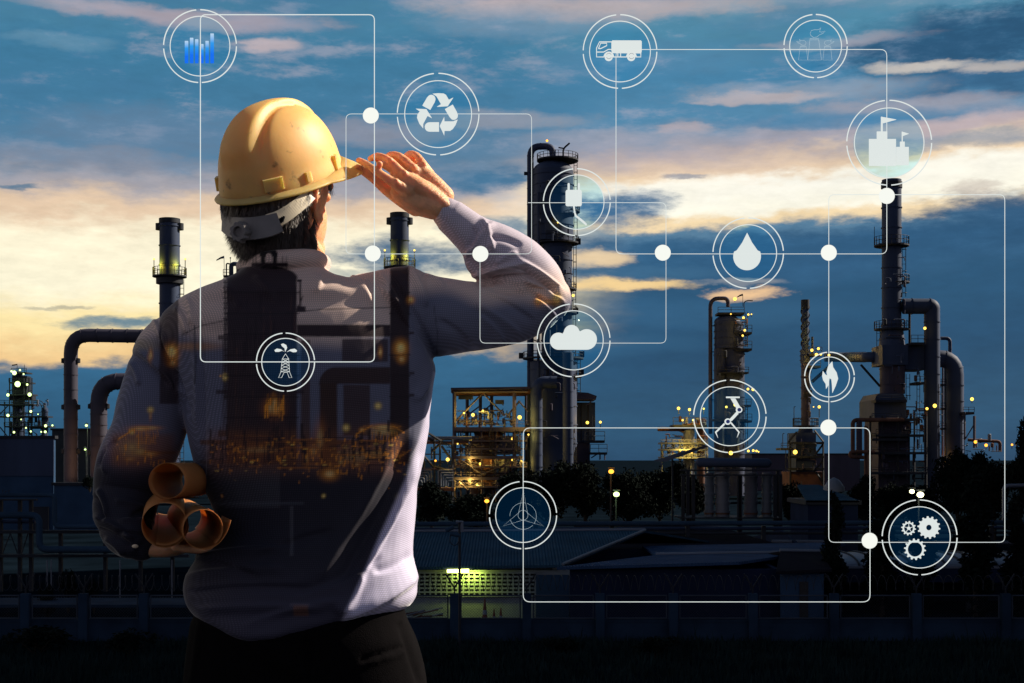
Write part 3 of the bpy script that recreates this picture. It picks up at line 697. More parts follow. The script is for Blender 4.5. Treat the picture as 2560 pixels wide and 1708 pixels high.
def pipe_bridge():
    D = 225; r = thing('pipe_bridge', 'dark truss pipe bridge with sloping braces meeting the man\'s right side', 'pipe rack', W(1090, 1240, D)); r.location.z = GZ; ROOTLOC[r.name] = r.location.copy()
    for x in (1060, 1086, 1100, 1131): beam(r, (x, 1098, D+1), (x, 1262, D+1), 4.5, D, 'column', 'steel_dark')
    for x0, y0, x1, y1 in ((1062, 1078, 1118, 1112), (1066, 1092, 1088, 1108), (1078, 1130, 1102, 1108), (1104, 1115, 1128, 1150), (1060, 1140, 1085, 1170), (1088, 1168, 1130, 1178)):
        beam(r, (x0, y0, D-1), (x1, y1, D-1), 5, D, 'brace', 'steel_dark')
    pipe(r, [(1020, 1097, D+4), (1180, 1096, D+4)], 11, D, 'clad', name='pipe', nb=5); pipe(r, [(1020, 1106, D+4), (1172, 1107, D+4)], 8, D, 'rust', name='pipe')
    for i in range(5):
        y = 1176+i*6.5; pipe(r, [(1015, y, D-2-i*.5), (1078-i*6, y, D-2-i*.5), (1078-i*6, 1216, D-2-i*.5)], 3.4, D, 'clad', 4, 'pipe')
        pipe(r, [(1133, y, D-2-i*.5), (1096+i*6, y, D-2-i*.5), (1096+i*6, 1216, D-2-i*.5)], 3.4, D, 'clad', 4, 'pipe')
    deck(r, 1010, 1135, 1220, D, 7, .5, 0, 'rust'); beam(r, (1020, 1172), (1136, 1174), 5, D, 'girder')
    fittings(r, 1060, 1130, 1110, 1165, D+3, 16, 15)
    lamp(r, 1120, 1149, D, 4.6, 'lamp_y', 7000, 10, dy=-1); lamp(r, 1090, 1152, D, 2.6, 'lamp_o', 2200, 0); lamp(r, 1145, 1110, D, 2, 'lamp_y', 1200)
    for x, y in ((1100, 1250), (1110, 1249), (1058, 1257)): lamp(r, x, y, 221, 2.6, 'lamp_y', 900)
pipe_bridge()

# ------------------------------------------------------------------ plain stacks on the left
SG = 'plain round stacks behind the man'
def plain_stack(px, top, w, D, label, plat, lit):
    r = thing('stack', label, 'chimney', W(px, 1260, D), SG); r.location.z = GZ; ROOTLOC[r.name] = r.location.copy()
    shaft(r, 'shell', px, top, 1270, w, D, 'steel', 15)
    k = mp(D); c = W(px, top, D); MB().lathe([(w/2*k*.92, c.z-.02), (w/2*k*1.05, c.z-.02), (w/2*k*1.05, c.z-.9), (w/2*k*.92, c.z-.9)], (c.x, c.y, 0), 32).build('rim', 'steel_dark', r, True)
    for sx in (-1, 1): MB().lathe([(.02, -.75), (.75, -.6), (.75, .6), (.02, .75)], W(px+sx*w*.5, top+20, D), 14).build('lifting_lug', 'steel_dark', r, True)
    platform(r, px, plat, D, w*.5+17, w*.5, 0, 360, 20)
    k = mp(D); MB().lathe([(w/2*k, -1.1), (w/2*k+.6, -1.0), (w/2*k+.6, .0), (w/2*k, .1)], W(px, plat+3, D)-Vector((0, 0, .25)), 32).build('platform_bracket', 'steel_dark', r, True)
    ladder(r, px+w*.5+6, plat+8, 1200, D, 9)
    for sx in (-1, 1):
        lamp(r, px+sx*(w*.5+14), plat-42, D, 2.4, 'lamp_y', 0, 40, dy=0)
        if lit:
            ld = bpy.data.lights.new('lamp_light', 'POINT'); ld.energy = 420; ld.color = (1, .72, .05); ld.shadow_soft_size = .25
            lo = bpy.data.objects.new('lamp_light', ld); COL.objects.link(lo); p = W(px+sx*(w*.5-4), plat-24, D); a_ = R(-90+sx*52); q_ = w*.5*mp(D)+.75; lo.location = (p.x-sx*(w*.5-4)*mp(D)+q_*math.cos(a_), D+q_*math.sin(a_), p.z)
    return r
plain_stack(424, 547, 50, 262, 'plain round stack with lit platform rising over the man\'s left shoulder', 690, True)
plain_stack(999, 533, 46, 266, 'plain round stack with lit platform between the man\'s neck and raised elbow', 668, True)
def ring_column():
    D = 285; r = thing('loop_column', 'thin column with a looped overhead pipe and wind sock beside the man\'s neck', 'tower', W(600, 1260, D)); r.location.z = GZ; ROOTLOC[r.name] = r.location.copy()
    shaft(r, 'shell', 618, 700, 1262, 70, D, 'steel', 9)
    pipe(r, [(578, 740), (578, 660), (596, 660), (596, 720)], 11, D, 'steel', 12, 'overhead_pipe', 4)
    pipe(r, [(566, 740), (566, 658), (577, 661)], 3.5, D, 'steel_dark', 5, 'vent')
    deck(r, 558, 574, 688, D-1, 3, .3, 14); ladder(r, 562, 690, 800, D-1, 5)
    pipe(r, [(561, 700), (560, 640)], 1.2, D, 'steel_dark', name='sock_pole'); pipe(r, [(576, 662), (576, 646)], 1.4, D, 'steel_dark', name='beacon_pole')
    MB().tube([W(560, 643, D), W(552, 645, D), W(541, 651, D)], [3.2*mp(D), 2.4*mp(D), 1.2*mp(D)], 10).build('wind_sock', 'steel', r, True)
    MB().sphere(W(576, 645, D), 2*mp(D), 8, 6).build('beacon', 'steel_dark', r)
ring_column()
def bent_pipes():
    D = 200; g = 'thick bent ducts at the left'
    for lab, x, w, yt, xr in (('taller thick riveted duct bending right behind the man\'s left shoulder', 177, 34, 838, 560), ('shorter thick riveted duct bending right behind the man\'s left arm', 247, 41, 952, 520)):
        r = thing('bent_duct', lab, 'duct', W(x, 1230, D), g); r.location.z = GZ; ROOTLOC[r.name] = r.location.copy()
        pipe(r, [(x, 1290), (x, yt), (xr, yt+6)], w, D, 'clad_duct', w*1.35, 'duct', 22)
        for y in (yt+64, yt+180, yt+290):
            for sx in (-1, 1): MB().lathe([(.02, -.4), (.4, -.3), (.4, .3), (.02, .4)], W(x+sx*w*.5, y, D), 10).build('lug', 'steel_dark', r)
        k = mp(D); ld = bpy.data.lights.new('lamp_light', 'SPOT'); ld.energy = 700; ld.color = (1, .5, .2); ld.shadow_soft_size = .6; ld.spot_size = R(60); ld.spot_blend = .6
        lo = bpy.data.objects.new('lamp_light', ld); COL.objects.link(lo); lo.location = W(x+w*.5+12, 1216, D-7); lo.rotation_euler = (Vector(W(x+2, 1130, D))-lo.location).to_track_quat('-Z', 'Y').to_euler()
        MB().box(lo.location-Vector((0, .2, .5)), (.6, .4, .4)).build('floodlight', 'steel_dark', r)
M['clad_duct'] = mat('clad_duct', (.040, .038, .058), .65, 0, .18, .25, .25, stretch=(1, 1, .3))
bent_pipes()

# ------------------------------------------------------------------ far plant at the left edge
def far_plant():
    D = 400; r = thing('far_plant', 'distant lattice plant tower with greenish white lamps at the left edge', 'industrial structure', W(50, 1230, D)); r.location.z = GZ; ROOTLOC[r.name] = r.location.copy()
    shaft(r, 'reactor', 47, 938, 1110, 30, D+3, 'steel', 6); dome(r, 47, 928, 938, 30, D+3, 'steel')
    box_part(r, 'machine_house', 30, 66, 940, 985, D+1, 4, 'steel_dark'); box_part(r, 'machine_house', 24, 78, 985, 1000, D+1, 4, 'steel_dark')
    for x in (24, 34, 60, 72, 80): beam(r, (x, 945), (x, 1110), 2.6, D-2, 'column', 'steel_dark')
    for y, x0, x1 in ((930, 28, 66), (955, 22, 74), (985, 18, 80), (1010, -8, 84), (1040, -8, 118), (1065, 10, 124)): deck(r, x0, x1, y, D-3, 5, .4, 9)
    for i in range(7): beam(r, (24+10*(i % 3), 1110-i*22), (34+14*(i % 3), 1092-i*20), 1.8, D-2.5, 'brace', 'steel_dark')
    for x0, y0, x1, y1 in ((0, 1068, 24, 1098), (-4, 1040, 24, 1010), (12, 1005, 12, 1100)): beam(r, (x0, y0), (x1, y1), 2.4, D-2, 'brace', 'steel_dark')
    pipe(r, [(84, 1002), (106, 1002), (114, 1022)], 2.2, D, 'steel', 10); pipe(r, [(84, 1006), (100, 1006), (108, 1026)], 2.2, D, 'steel', 10)
    shaft(r, 'vessel', 112, 1020, 1108, 16, D+1, 'steel', 4)
    fittings(r, 20, 120, 1000, 1095, D-2, 50, 21, ('steel', 'clad', 'steel_dark'), 5)
    MB().prism([W(30, 912, D), W(43, 910, D), W(43, 913, D), W(30, 915, D)], (0, .1, 0)).build('flag', 'rust', r); pipe(r, [(43, 930), (43, 910)], 1, D, 'steel_dark', name='flag_pole'); pipe(r, [(61, 930), (61, 912)], 1.2, D, 'steel_dark', name='aerial')
    for x, y, s in ((39, 933, 6), (32, 929, 2.8), (53, 926, 2.6), (62, 936, 2.2), (47, 961, 8), (71, 962, 3), (23, 988, 4), (77, 987, 5.2), (80, 1029, 3.4), (23, 1039, 4), (117, 1065, 3.8), (134, 1064, 2.4),
                    (116, 1080, 3.4), (106, 1080, 2), (80, 1079, 2.6), (38, 1081, 3), (33, 1092, 1.8), (68, 1070, 2.2), (56, 1049, 1.8), (98, 1036, 1.6)):
        lamp(r, x, y, D-3, s*.9, 'lamp_g', 5000 if s > 3.9 else 0, dy=-1)
far_plant()

# ------------------------------------------------------------------ mid column
def mid_column():
    D = 270; r = thing('distillation_column', 'lit mid height column with arched pipe and yellow lamps on its platforms', 'tower', W(1828, 1250, D)); r.location.z = GZ; ROOTLOC[r.name] = r.location.copy()
    shaft(r, 'shell', 1822, 806, 872, 72, D, 'clad_dark', 4); dome(r, 1818, 788, 806, 66, D, 'clad_dark')
    shaft(r, 'shell', 1833, 872, 1262, 56, D, 'clad_dark', 11); shaft(r, 'side_vessel', 1800, 872, 1262, 30, D-1, 'clad_dark', 10)
    pipe(r, [(1776, 1085), (1776, 746), (1820, 746), (1820, 768)], 10, D, 'steel_warm', 22, 'overhead_pipe', 12)
    for y in (815, 880, 950, 1000): pipe(r, [(1776, y), (1788, y)], 2.4, D, 'steel_dark', name='pipe_guide')
    pipe(r, [(1860, 768), (1860, 755), (1870, 751), (1882, 752)], 2.4, D, 'steel_dark', 5, 'vent'); pipe(r, [(1857, 765), (1857, 737)], 1.2, D, 'steel_dark', name='sock_pole')
    MB().tube([W(1857, 737, D), W(1850, 739, D), W(1843, 743, D)], [2.6*mp(D), 2*mp(D), 1*mp(D)], 8).build('wind_sock', 'steel', r, True)
    deck(r, 1795, 1861, 781, D-2, 4, .4, 13); deck(r, 1836, 1880, 830, D-3, 5, .4, 17); deck(r, 1836, 1880, 871, D-3, 5, .4, 18); deck(r, 1855, 1878, 1012, D-2, 4, .4, 14); deck(r, 1855, 1880, 1051, D-2, 4, .4, 16)
    deck(r, 1782, 1870, 1048, D-4, 2, .4, 0)
    ladder(r, 1866, 1016, 1120, D-1, 6); ladder(r, 1866, 780, 868, D-2, 6)
    fittings(r, 1836, 1868, 790, 866, D-4, 18, 31, ('steel_warm', 'rust', 'clad'), 3)
    pipe(r, [(1808, 1130, D-5), (1808, 1060, D-5)], 4, D, 'clad', name='riser'); pipe(r, [(1846, 1130, D-5), (1846, 1050, D-5)], 4, D, 'clad', name='riser')
    for x, y, s, w, dy in ((1831, 752, 5, 2500, -3), (1817, 792, 2, 1500, -5), (1862, 792, 3, 2200, -4), (1848, 801, 3.6, 4200, -5), (1872, 790, 2, 0, -3), (1849, 833, 3.4, 6000, -6), (1844, 846, 3, 5200, -6), (1859, 976, 3.6, 4200, -5), (1876, 976, 4.2, 2500, -3),
                           (1826, 1015, 5.4, 8000, -6), (1806, 1020, 3.4, 3600, -5), (1813, 1133, 6, 8000, -7), (1860, 1128, 3.6, 3500, -5), (1872, 1127, 3.6, 0, -5), (1880, 1128, 3.2, 0, -5), (1885, 1130, 2.2, 0, -5)):
        lamp(r, x, y, D, s*.85, 'lamp_y', w*.7, 6, dy=dy)
    fittings(r, 1806, 1860, 880, 1120, D-5.5, 34, 106, ('clad_dark', 'steel_dark', 'steel_warm'), 1); deck(r, 1796, 1872, 930, D-4, 3, .3, 12); ladder(r, 1796, 880, 1040, D-5, 6)
    # lower unit at its left
    D = 262; q = thing('platform_unit', 'low pipe unit with a brightly lit platform left of the mid height column', 'industrial structure', W(1715, 1240, D)); q.location.z = GZ; ROOTLOC[q.name] = q.location.copy()
    deck(q, 1683, 1768, 1062, D-2, 6, .5, 18); pipe(q, [(1644, 1073), (1700, 1073), (1712, 1080)], 11, D, 'rust', 6, 'exchanger', 3)
    shaft(q, 'vessel', 1722, 1066, 1255, 28, D, 'clad', 5); shaft(q, 'vessel', 1752, 1050, 1255, 20, D+2, 'rust', 5)
    for x in (1654, 1700, 1728, 1768): beam(q, (x, 1105), (x, 1255), 4, D-3, 'column', 'clad')
    for y in (1106, 1122, 1142): deck(q, 1652, 1770, y, D-4, 5, .35, 7, 'clad')
    fittings(q, 1656, 1768, 1085, 1150, D-3, 46, 41, ('clad', 'rust', 'steel_warm'), 4); fittings(q, 1690, 1764, 1046, 1062, D-2, 16, 42, ('clad', 'rust'), 3)
    for x, y, s, w in ((1690, 1023, 4.6, 2400), (1717, 1026, 4.2, 3000), (1752, 1024, 3, 2500), (1700, 1052, 3, 5000), (1726, 1052, 3, 5000), (1694, 1126, 3.2, 2500), (1709, 1130, 4, 3800), (1722, 1131, 3.4, 3000), (1690, 1178, 1.8, 900)):
        lamp(q, x, y, D, s*.85, 'lamp_y', w*5, 14, dy=-4)
M['clad_dark'] = mat('clad_dark', (.026, .034, .068), .6, 0, .2, .35, .25, stretch=(1, 1, .15))
mid_column()

# ------------------------------------------------------------------ chimney with helical strakes
def strake_chimney():
    D = 255; k = mp(D); r = thing('strake_chimney', 'thin chimney with spiral fins and a yellow lit collar', 'chimney', W(2012, 1250, D)); r.location.z = GZ; ROOTLOC[r.name] = r.location.copy()
    shaft(r, 'shell', 2013, 758, 875, 17, D, 'steel', 1); shaft(r, 'shell', 2014, 905, 1065, 22, D, 'steel_warm', 6); shaft(r, 'collar', 2013, 874, 908, 24, D, 'clad_dark', 3)
    c = W(2013, 0, D); z0, z1 = W(0, 868, D).z, W(0, 765, D).z
    for s in range(3):
        vs = []; fs = []; n = 60
        for i in range(n+1):
            a = 2*PI*(s/3+1.7*i/n); z = z0+(z1-z0)*i/n
            for rr in (7.5*k, 11.5*k): vs += [(c.x+rr*math.cos(a), c.y+rr*math.sin(a), z), (c.x+rr*math.cos(a), c.y+rr*math.sin(a), z+.12)]
        for i in range(n):
            o = i*4; fs += [(o, o+2, o+6, o+4), (o+1, o+5, o+7, o+3), (o+2, o+3, o+7, o+6)]
        MB().add(vs, fs).build('spiral_fin', 'steel', r)
    MB().lathe([(8*k, 0), (10.5*k, 0), (10.5*k, 1.6), (8*k, 1.6)], W(2013, 772, D), 24).build('rim', 'steel_dark', r, True)
    pipe(r, [(2031, 890), (2031, 842)], 6, D, 'steel', name='vent'); deck(r, 2024, 2055, 884, D-2, 4, .4, 16); deck(r, 2020, 2052, 914, D-2, 4, .4, 12)
    platform(r, 2014, 1064, D, 32, 11, 0, 360, 18); shaft(r, 'transition', 2014, 1066, 1100, 48, D, 'steel', 1, 30)
    box_part(r, 'furnace', 1990, 2040, 1082, 1262, D-3.5, 7, 'steel'); box_part(r, 'furnace_base', 1978, 2062, 1180, 1262, D-5, 9, 'rust')
    for x in (1976, 2058): beam(r, (x, 1104), (x, 1262), 4, D-5.5, 'column', 'steel_dark')
    for x0, y0, x1, y1 in ((2036, 1076, 2058, 1104), (1992, 1080, 1970, 1106), (2036, 1140, 2058, 1110), (2058, 1150, 2036, 1180), (2040, 1180, 2058, 1210)): beam(r, (x0, y0, D-5.5), (x1, y1, D-5.5), 4, D, 'brace', 'steel_dark')
    for y in (1105, 1140, 1170): deck(r, 1974, 2060, y, D-6, 2, .4, 0)
    deck(r, 1953, 1984, 1120, D-7, 5, .4, 12); ladder(r, 1968, 1125, 1180, D-7, 7)
    fittings(r, 1990, 2040, 1090, 1175, D-6.5, 16, 55, ('steel_dark', 'steel_warm'), 2)
    for x in (1957, 1969): pipe(r, [(x, 1120, D-7), (x, 1084, D-7), (x+4, 1084, D-7)], 1.8, D, 'steel_dark', 2, 'lamp_post')
    pipe(r, [(1985, 1060, D-2), (1985, 1017, D-2), (1989, 1017, D-2)], 1.8, D, 'steel_dark', 2, 'lamp_post')
    for x, y, s, w, dy, p in ((2018, 880, 4, 9000, -4, 0), (2034, 876, 3.6, 6000, -4, 0), (2026, 892, 4.2, 9000, -5, 0), (2060, 892, 3.4, 3500, -4, 0), (2040, 890, 3, 3000, -4, 0), (2039, 1019, 4, 1500, -3, 26), (1963, 1131, 6, 8500, -9, 0), (2025, 1019, 1.6, 800, -3, 0)):
        lamp(r, x, y, D, s*.9, 'lamp_y', w*1.8, p, dy=dy)
    fittings(r, 2004, 2026, 920, 1060, D-2, 12, 103, ('steel_dark', 'steel_warm'), 1)
    # sloping cross pipe to the big stack
    pipe(r, [(2062, 893, D+2), (2120, 893, D+2), (2165, 893, 238), (2205, 893, 237)], 24, D, 'steel', 20, 'cross_duct', 9)
    beam(r, (2030, 955, D), (2078, 912, D), 7, D, 'strut', 'steel')
strake_chimney()

# ------------------------------------------------------------------ ducted stack on the right
def ducted_stack():
    D = 235; k = mp(D); r = thing('ducted_stack', 'tall dark stack on the right with thick bent ducts at its side', 'chimney', W(2230, 1250, D)); r.location.z = GZ; ROOTLOC[r.name] = r.location.copy()
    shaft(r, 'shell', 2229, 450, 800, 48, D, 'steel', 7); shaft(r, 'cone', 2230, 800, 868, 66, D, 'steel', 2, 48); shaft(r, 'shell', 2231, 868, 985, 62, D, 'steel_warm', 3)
    c = W(2229, 456, D); MB().lathe([(22*k, 0), (26*k, 0), (26*k, -1.0), (22*k, -1.0)], c, 32).build('rim', 'steel_dark', r, True)
    box_part(r, 'breech_box', 2206, 2270, 862, 912, D-3, 7, 'steel'); box_part(r, 'breech_box', 2262, 2318, 862, 924, D-1, 7, 'steel')
    box_part(r, 'furnace', 2186, 2266, 1000, 1046, D-4, 10, 'steel'); MB().prism([W(2196, 984, D-4), W(2258, 984, D-4), W(2266, 1000, D-4), W(2186, 1000, D-4)], (0, 10, 0)).build('furnace_roof', 'steel', r)
    box_part(r, 'furnace', 2196, 2275, 1046, 1262, D-3, 9, 'steel_warm')
    for x in (2176, 2206, 2244, 2286, 2316): beam(r, (x, 1040), (x, 1262), 4, D-5, 'column', 'steel_dark')
    platform(r, 2229, 613, D, 43, 24, 0, 360, 20); platform(r, 2229, 822, D, 43, 24, 0, 360, 18); platform(r, 2230, 705, D, 43, 30, -60, 40, 16)
    for y, x0, x1 in ((1000, 2190, 2268), (1046, 2180, 2290), (1086, 2190, 2310), (1096, 2180, 2270), (1130, 2176, 2318), (1180, 2176, 2318)): deck(r, x0, x1, y, D-6, 3, .4, 12)
    deck(r, 2278, 2312, 856, D-3, 5, .4, 18); deck(r, 2290, 2312, 955, D-5, 4, .4, 14)
    ladder(r, 2260, 615, 742, D, 9); ladder(r, 2270, 935, 1000, D-3, 9); ladder(r, 2196, 824, 880, D, 8)
    pipe(r, [(2258, 766), (2315, 766), (2330, 766), (2330, 1262)], 39, D-1, 'steel', 46, 'duct', 13)
    pipe(r, [(2274, 770, D), (2274, 864, D)], 6, D, 'steel_dark', name='riser')
    pipe(r, [(2300, 896, D+3), (2388, 896, D+3), (2388, 1262, D+3)], 42, D+3, 'steel', 52, 'duct', 11)
    pipe(r, [(2352, 846), (2375, 846), (2375, 890)], 9, D+4, 'steel', 12, 'pipe', 2); pipe(r, [(2363, 880, D+4), (2363, 1230, D+4)], 6, D, 'clad', name='riser'); pipe(r, [(2357, 880, D+5), (2357, 1230, D+5)], 4, D, 'rust', name='riser')
    pipe(r, [(2260, 1050, D-6), (2132, 1050, D-6), (2132, 1140, D-6)], 10, D, 'rust', 12, 'pipe', 4); pipe(r, [(2148, 1140, D-6), (2148, 1052, D-6)], 14, D, 'steel_warm', name='riser', nb=3)
    pipe(r, [(2186, 1130, D-7), (2126, 1130, D-7), (2126, 1142, D-7), (2160, 1144, D-7)], 9, D, 'rust', 8); pipe(r, [(2165, 1230, D-6), (2165, 1065, D-6)], 9, D, 'rust', name='riser', nb=3)
    beam(r, (2152, 912, D), (2200, 966, D), 5, D, 'strut', 'steel_dark')
    fittings(r, 2262, 2316, 1000, 1080, D-4, 26, 61, ('steel_warm', 'rust'), 5); fittings(r, 2190, 2268, 1050, 1200, D-6, 26, 62, ('steel', 'steel_dark', 'steel_warm'), 2)
    fittings(r, 2206, 2262, 640, 990, D-4.5, 30, 104, ('steel', 'steel_dark', 'steel_warm'), 1); fittings(r, 2266, 2316, 925, 1200, D-3, 30, 105, ('steel', 'steel_dark', 'rust'), 3)
    for x, y0, y1 in ((2296, 930, 1120), (2350, 960, 1200), (2408, 1030, 1180)): ladder(r, x, y0, y1, D-5, 7)
    for y in (960, 1020, 1070): deck(r, 2340, 2366, y, D+1, 3, .3, 12)
    pipe(r, [(2186, 612, D-2), (2186, 567, D-2)], 1.4, D, 'steel_dark', name='lamp_post')
    # side gallery
    deck(r, 2408, 2436, 1030, D, 5, .4, 12); beam(r, (2412, 1030), (2412, 1100), 4, D, 'column'); beam(r, (2436, 1040), (2436, 1120), 6, D, 'column'); beam(r, (2412, 1100), (2436, 1060), 2.4, D, 'brace')
    pipe(r, [(2420, 1100), (2500, 1104), (2500, 1130)], 8, D+6, 'rust', 8, 'pipe', 2); fittings(r, 2412, 2500, 1090, 1130, D+4, 14, 63)
    for x, y, s, w, dy in ((2299, 825, 3.6, 1500, -3), (2291, 1025, 3.4, 6000, -6), (2310, 1018, 4.8, 6000, -6), (2430, 998, 4.4, 1800, 0), (2414, 1106, 4, 3500, -5), (2440, 1114, 4, 2200, -5), (2360, 1140, 2.4, 6500, 3), (2360, 1175, 2.4, 6500, 3), (2530, 1112, 2.8, 1600, 0), (2541, 1110, 2.8, 0, 0), (2551, 1113, 2.8, 1200, 0)):
        lamp(r, x, y, D, s, 'lamp_y' if y < 1100 else 'lamp_o', w*.45, 10, dy=dy)
ducted_stack()

# ------------------------------------------------------------------ drum on legs, pipelines, racks
def drum_rig():
    D = 110; k = mp(D); r = thing('drum_structure', 'horizontal drum on a dark frame with pale pipe legs below the mid column', 'tank', W(1832, 1310, D)); r.location.z = GZ; ROOTLOC[r.name] = r.location.copy()
    a, b = W(1748, 1156, D), W(1920, 1158, D); t = (b-a).normalized()
    pts = [a-t*.30, a-t*.22, a-t*.1, a, b, b+t*.1, b+t*.22, b+t*.30]; MB().tube(pts, [.04, .2, .31, .36, .36, .31, .2, .04], 20).build('drum', 'steel', r, True)
    for x in (1775, 1835, 1895): box_part(r, 'saddle', x-5, x+5, 1160, 1172, D-.2, .5, 'steel_dark')
    for y in (1174, 1186): box_part(r, 'girder', 1700, 1956, y, y+4, D-.5, .25, 'steel_dark')
    for x in (1708, 1734, 1848, 1852, 1938, 1952): box_part(r, 'column', x-4, x+4, 1190, 1330, D-.4, .25, 'steel_dark')
    for x in (1720, 1945): box_part(r, 'rear_column', x-4, x+4, 1176, 1335, D+3, .25, 'steel_dark')
    for x, w in ((1773, 22), (1806, 34), (1877, 32), (1917, 24)):
        shaft(r, 'leg_pipe', x, 1182, 1292, w, D+1.2, 'clad', 5); shaft(r, 'flange', x, 1276, 1286, w+3, D+1.2, 'rust', 0)
    deck(r, 1700, 1956, 1294, D-.6, 4, .1, 0)
    for x in (1776, 1812, 1886): lamp(r, x, 1182+4, D, 1.0, 'lamp_o', 0, dy=1)
drum_rig()
def solar_light():
    D = 96; r = thing('solar_street_light', 'tilted solar panel street light in front of the low lit pipe unit', 'street light', W(1680, 1330, D)); r.location.z = GZ; ROOTLOC[r.name] = r.location.copy()
    MB().tube([W(1681, 1400, D), W(1681, 1148, D)], .07, 8).build('pole', 'steel_dark', r)
    a, b = W(1634, 1153, D), W(1772, 1116, D); MB().prism([a, a+Vector((.9, .2, -.02)), b+Vector((.15, .9, 0)), b+Vector((-.2, .7, .02))], (0, 0, .05)).build('solar_panel', 'clad', r)
solar_light()
def pipeline():
    D = 85; r = thing('pipeline', 'long horizontal pale pipeline on dark supports behind the sheds', 'pipeline', W(1700, 1320, D)); r.location.z = GZ; ROOTLOC[r.name] = r.location.copy()
    pipe(r, [(900, 1311), (2700, 1306)], 12, D, 'clad_pale', name='pipe', nb=22); pipe(r, [(900, 1324, D+.8), (2700, 1319, D+.8)], 9, D, 'steel', name='pipe'); pipe(r, [(900, 1336, D+.5), (2700, 1331, D+.5)], 7, D, 'steel_dark', name='pipe')
    pipe(r, [(1930, 1354, D+1), (2700, 1358, D+1)], 9, D, 'clad', name='pipe')
    for x in range(960, 2700, 190): box_part(r, 'support', x-5, x+5, 1315, 1440, D+.2, .3, 'steel_dark')
    pipe(r, [(2460+50, 1306), (2510, 1215), (2600, 1213)], 10, D+2, 'clad', 12, 'riser_loop', 3)
M['clad_pale'] = mat('clad_pale', (.020, .040, .070), .9, 0, .06, .6, .2)
pipeline()
def left_rack():
    D = 76; r = thing('pipe_rack', 'grey pipes bending over a dark steel rack at the lower left', 'pipe rack', W(120, 1400, D)); r.location.z = GZ; ROOTLOC[r.name] = r.location.copy()
    pipe(r, [(-120, 1238), (137, 1238), (137, 1317), (420, 1317)], 11, D, 'clad_pale', 14, 'pipe', 9)
    pipe(r, [(-120, 1288), (98, 1288, D), (98, 1374), (430, 1374)], 17, D-.6, 'clad_pale', 22, 'pipe', 12)
    pipe(r, [(-120, 1304, D+1), (88, 1304, D+1)], 10, D, 'steel', name='pipe')
    for y, h in ((1326, 8), (1386, 8), (1248, 4)): box_part(r, 'beam', -120, 470 if y > 1300 else 90, y, y+h, D+.4, .3, 'steel_dark')
    for x in (0, 48, 76, 150, 262, 350, 430): box_part(r, 'column', x-4, x+4, 1250 if x < 90 else 1330, 1480, D+.8, .25, 'steel_dark')
    for x0, x1 in ((6, 26), (44, 26), (54, 70)): beam(r, (x0, 1384, D+.5), (x1, 1334, D+.5), 2.5, D, 'brace', 'steel_dark')
    for x in (118, 128, 300, 430): pipe(r, [(x, 1400), (x, 1520)], 3, D-6, 'clad', name='riser')
    for x, y in ((6, 1225), (14, 1228), (22, 1226)): pipe(r, [(x, 1238, D), (x, y, D), (x+3, y, D)], 1.6, D, 'steel_dark', 1, 'valve')
    deck(r, -120, 470, 1512, 60, 3, .12, 0, 'concrete')
left_rack()

# ------------------------------------------------------------------ street lamps and small things
LG = 'street lamps among the trees'
def street_lamp(px, py, D, s, col, watt, label, twin=None):
    r = thing('street_lamp', label, 'street lamp', W(px, 1400, D), LG); r.location.z = GZ; ROOTLOC[r.name] = r.location.copy()
    k = mp(D); top = W(px, py, D)
    MB().tube([Vector((top.x, D+.4, GZ)), Vector((top.x, D+.4, top.z+.3)), Vector((top.x, D, top.z+.32))], .06, 8).build('pole', 'steel_dark', r)
    for q in [(px, py, s)]+([twin] if twin else []):
        c = W(q[0], q[1], D); h = MB().box(c+Vector((0, .1, q[2]*k+.05)), (q[2]*k*2.2, .5, .08)).build('lamp_head', 'steel_dark', r)
        MB().sphere(c, q[2]*k, 12, 8, (1, 1, .8)).build('bulb', col, h, True)
    ld = bpy.data.lights.new('lamp_light', 'POINT'); ld.energy = watt*.25; ld.color = M[col].node_tree.nodes[0].inputs[0].default_value[:3]; ld.shadow_soft_size = s*k*1.2
    lo = bpy.data.objects.new('lamp_light', ld); COL.objects.link(lo); lo.location = top+Vector((0, -.6, -.1))
street_lamp(1541, 1236, 98, 8, 'lamp_g', 220, 'greenish white street lamp right of the wind turbine symbol')
street_lamp(1528, 1179, 104, 7, 'lamp_o', 200, 'orange globe street lamp in the trees right of the tallest tower')
street_lamp(2301, 1237, 92, 9, 'lamp_w', 260, 'pair of white floodlights on a post above the gear symbol', (2280, 1229, 6.5))
street_lamp(1217, 1253, 100, 6, 'lamp_o', 150, 'orange lamp low among the trees left of the wind turbine symbol')
for px, py, D, s, col, lab in ((216, 1064, 182, 3.4, 'lamp_g', 'small white lamp on a pole between the two thick bent ducts'), (281, 1078, 182, 5, 'lamp_o', 'orange lamp close to the man\'s left sleeve'), (213, 1124, 180, 2.6, 'lamp_g', 'low white lamp on the olive building between the ducts')):
    street_lamp(px, py, D, s, col, 300, lab)
CN = 'cones by the shed wall'
for px, pt, w, lab in ((1212, 1496, 17, 'tallest dark traffic cone by the lit shed wall'), (1235, 1522, 12, 'middle one of the three traffic cones by the lit wall'), (1252, 1520, 13, 'traffic cone at the right of the three by the lit wall')):
    D = 61.5; b = W(px, 1555, D); b.z = GZ; h = W(px, pt, D).z-GZ; wr = w/2*mp(D); c = thing('traffic_cone', lab, 'traffic cone', b, CN)
    MB().lathe([(wr, .04), (wr*.18, h), (.01, h)], b, 18).build('cone', 'cone', c, True); MB().box(b+Vector((0, 0, .02)), (wr*2.5, wr*2.5, .04)).build('base', 'blackrubber', c)
    MB().lathe([(wr*.72, h*.40), (wr*.56, h*.56)], b+Vector((0, 0, .0)), 18).build('band', 'white_wall', c)
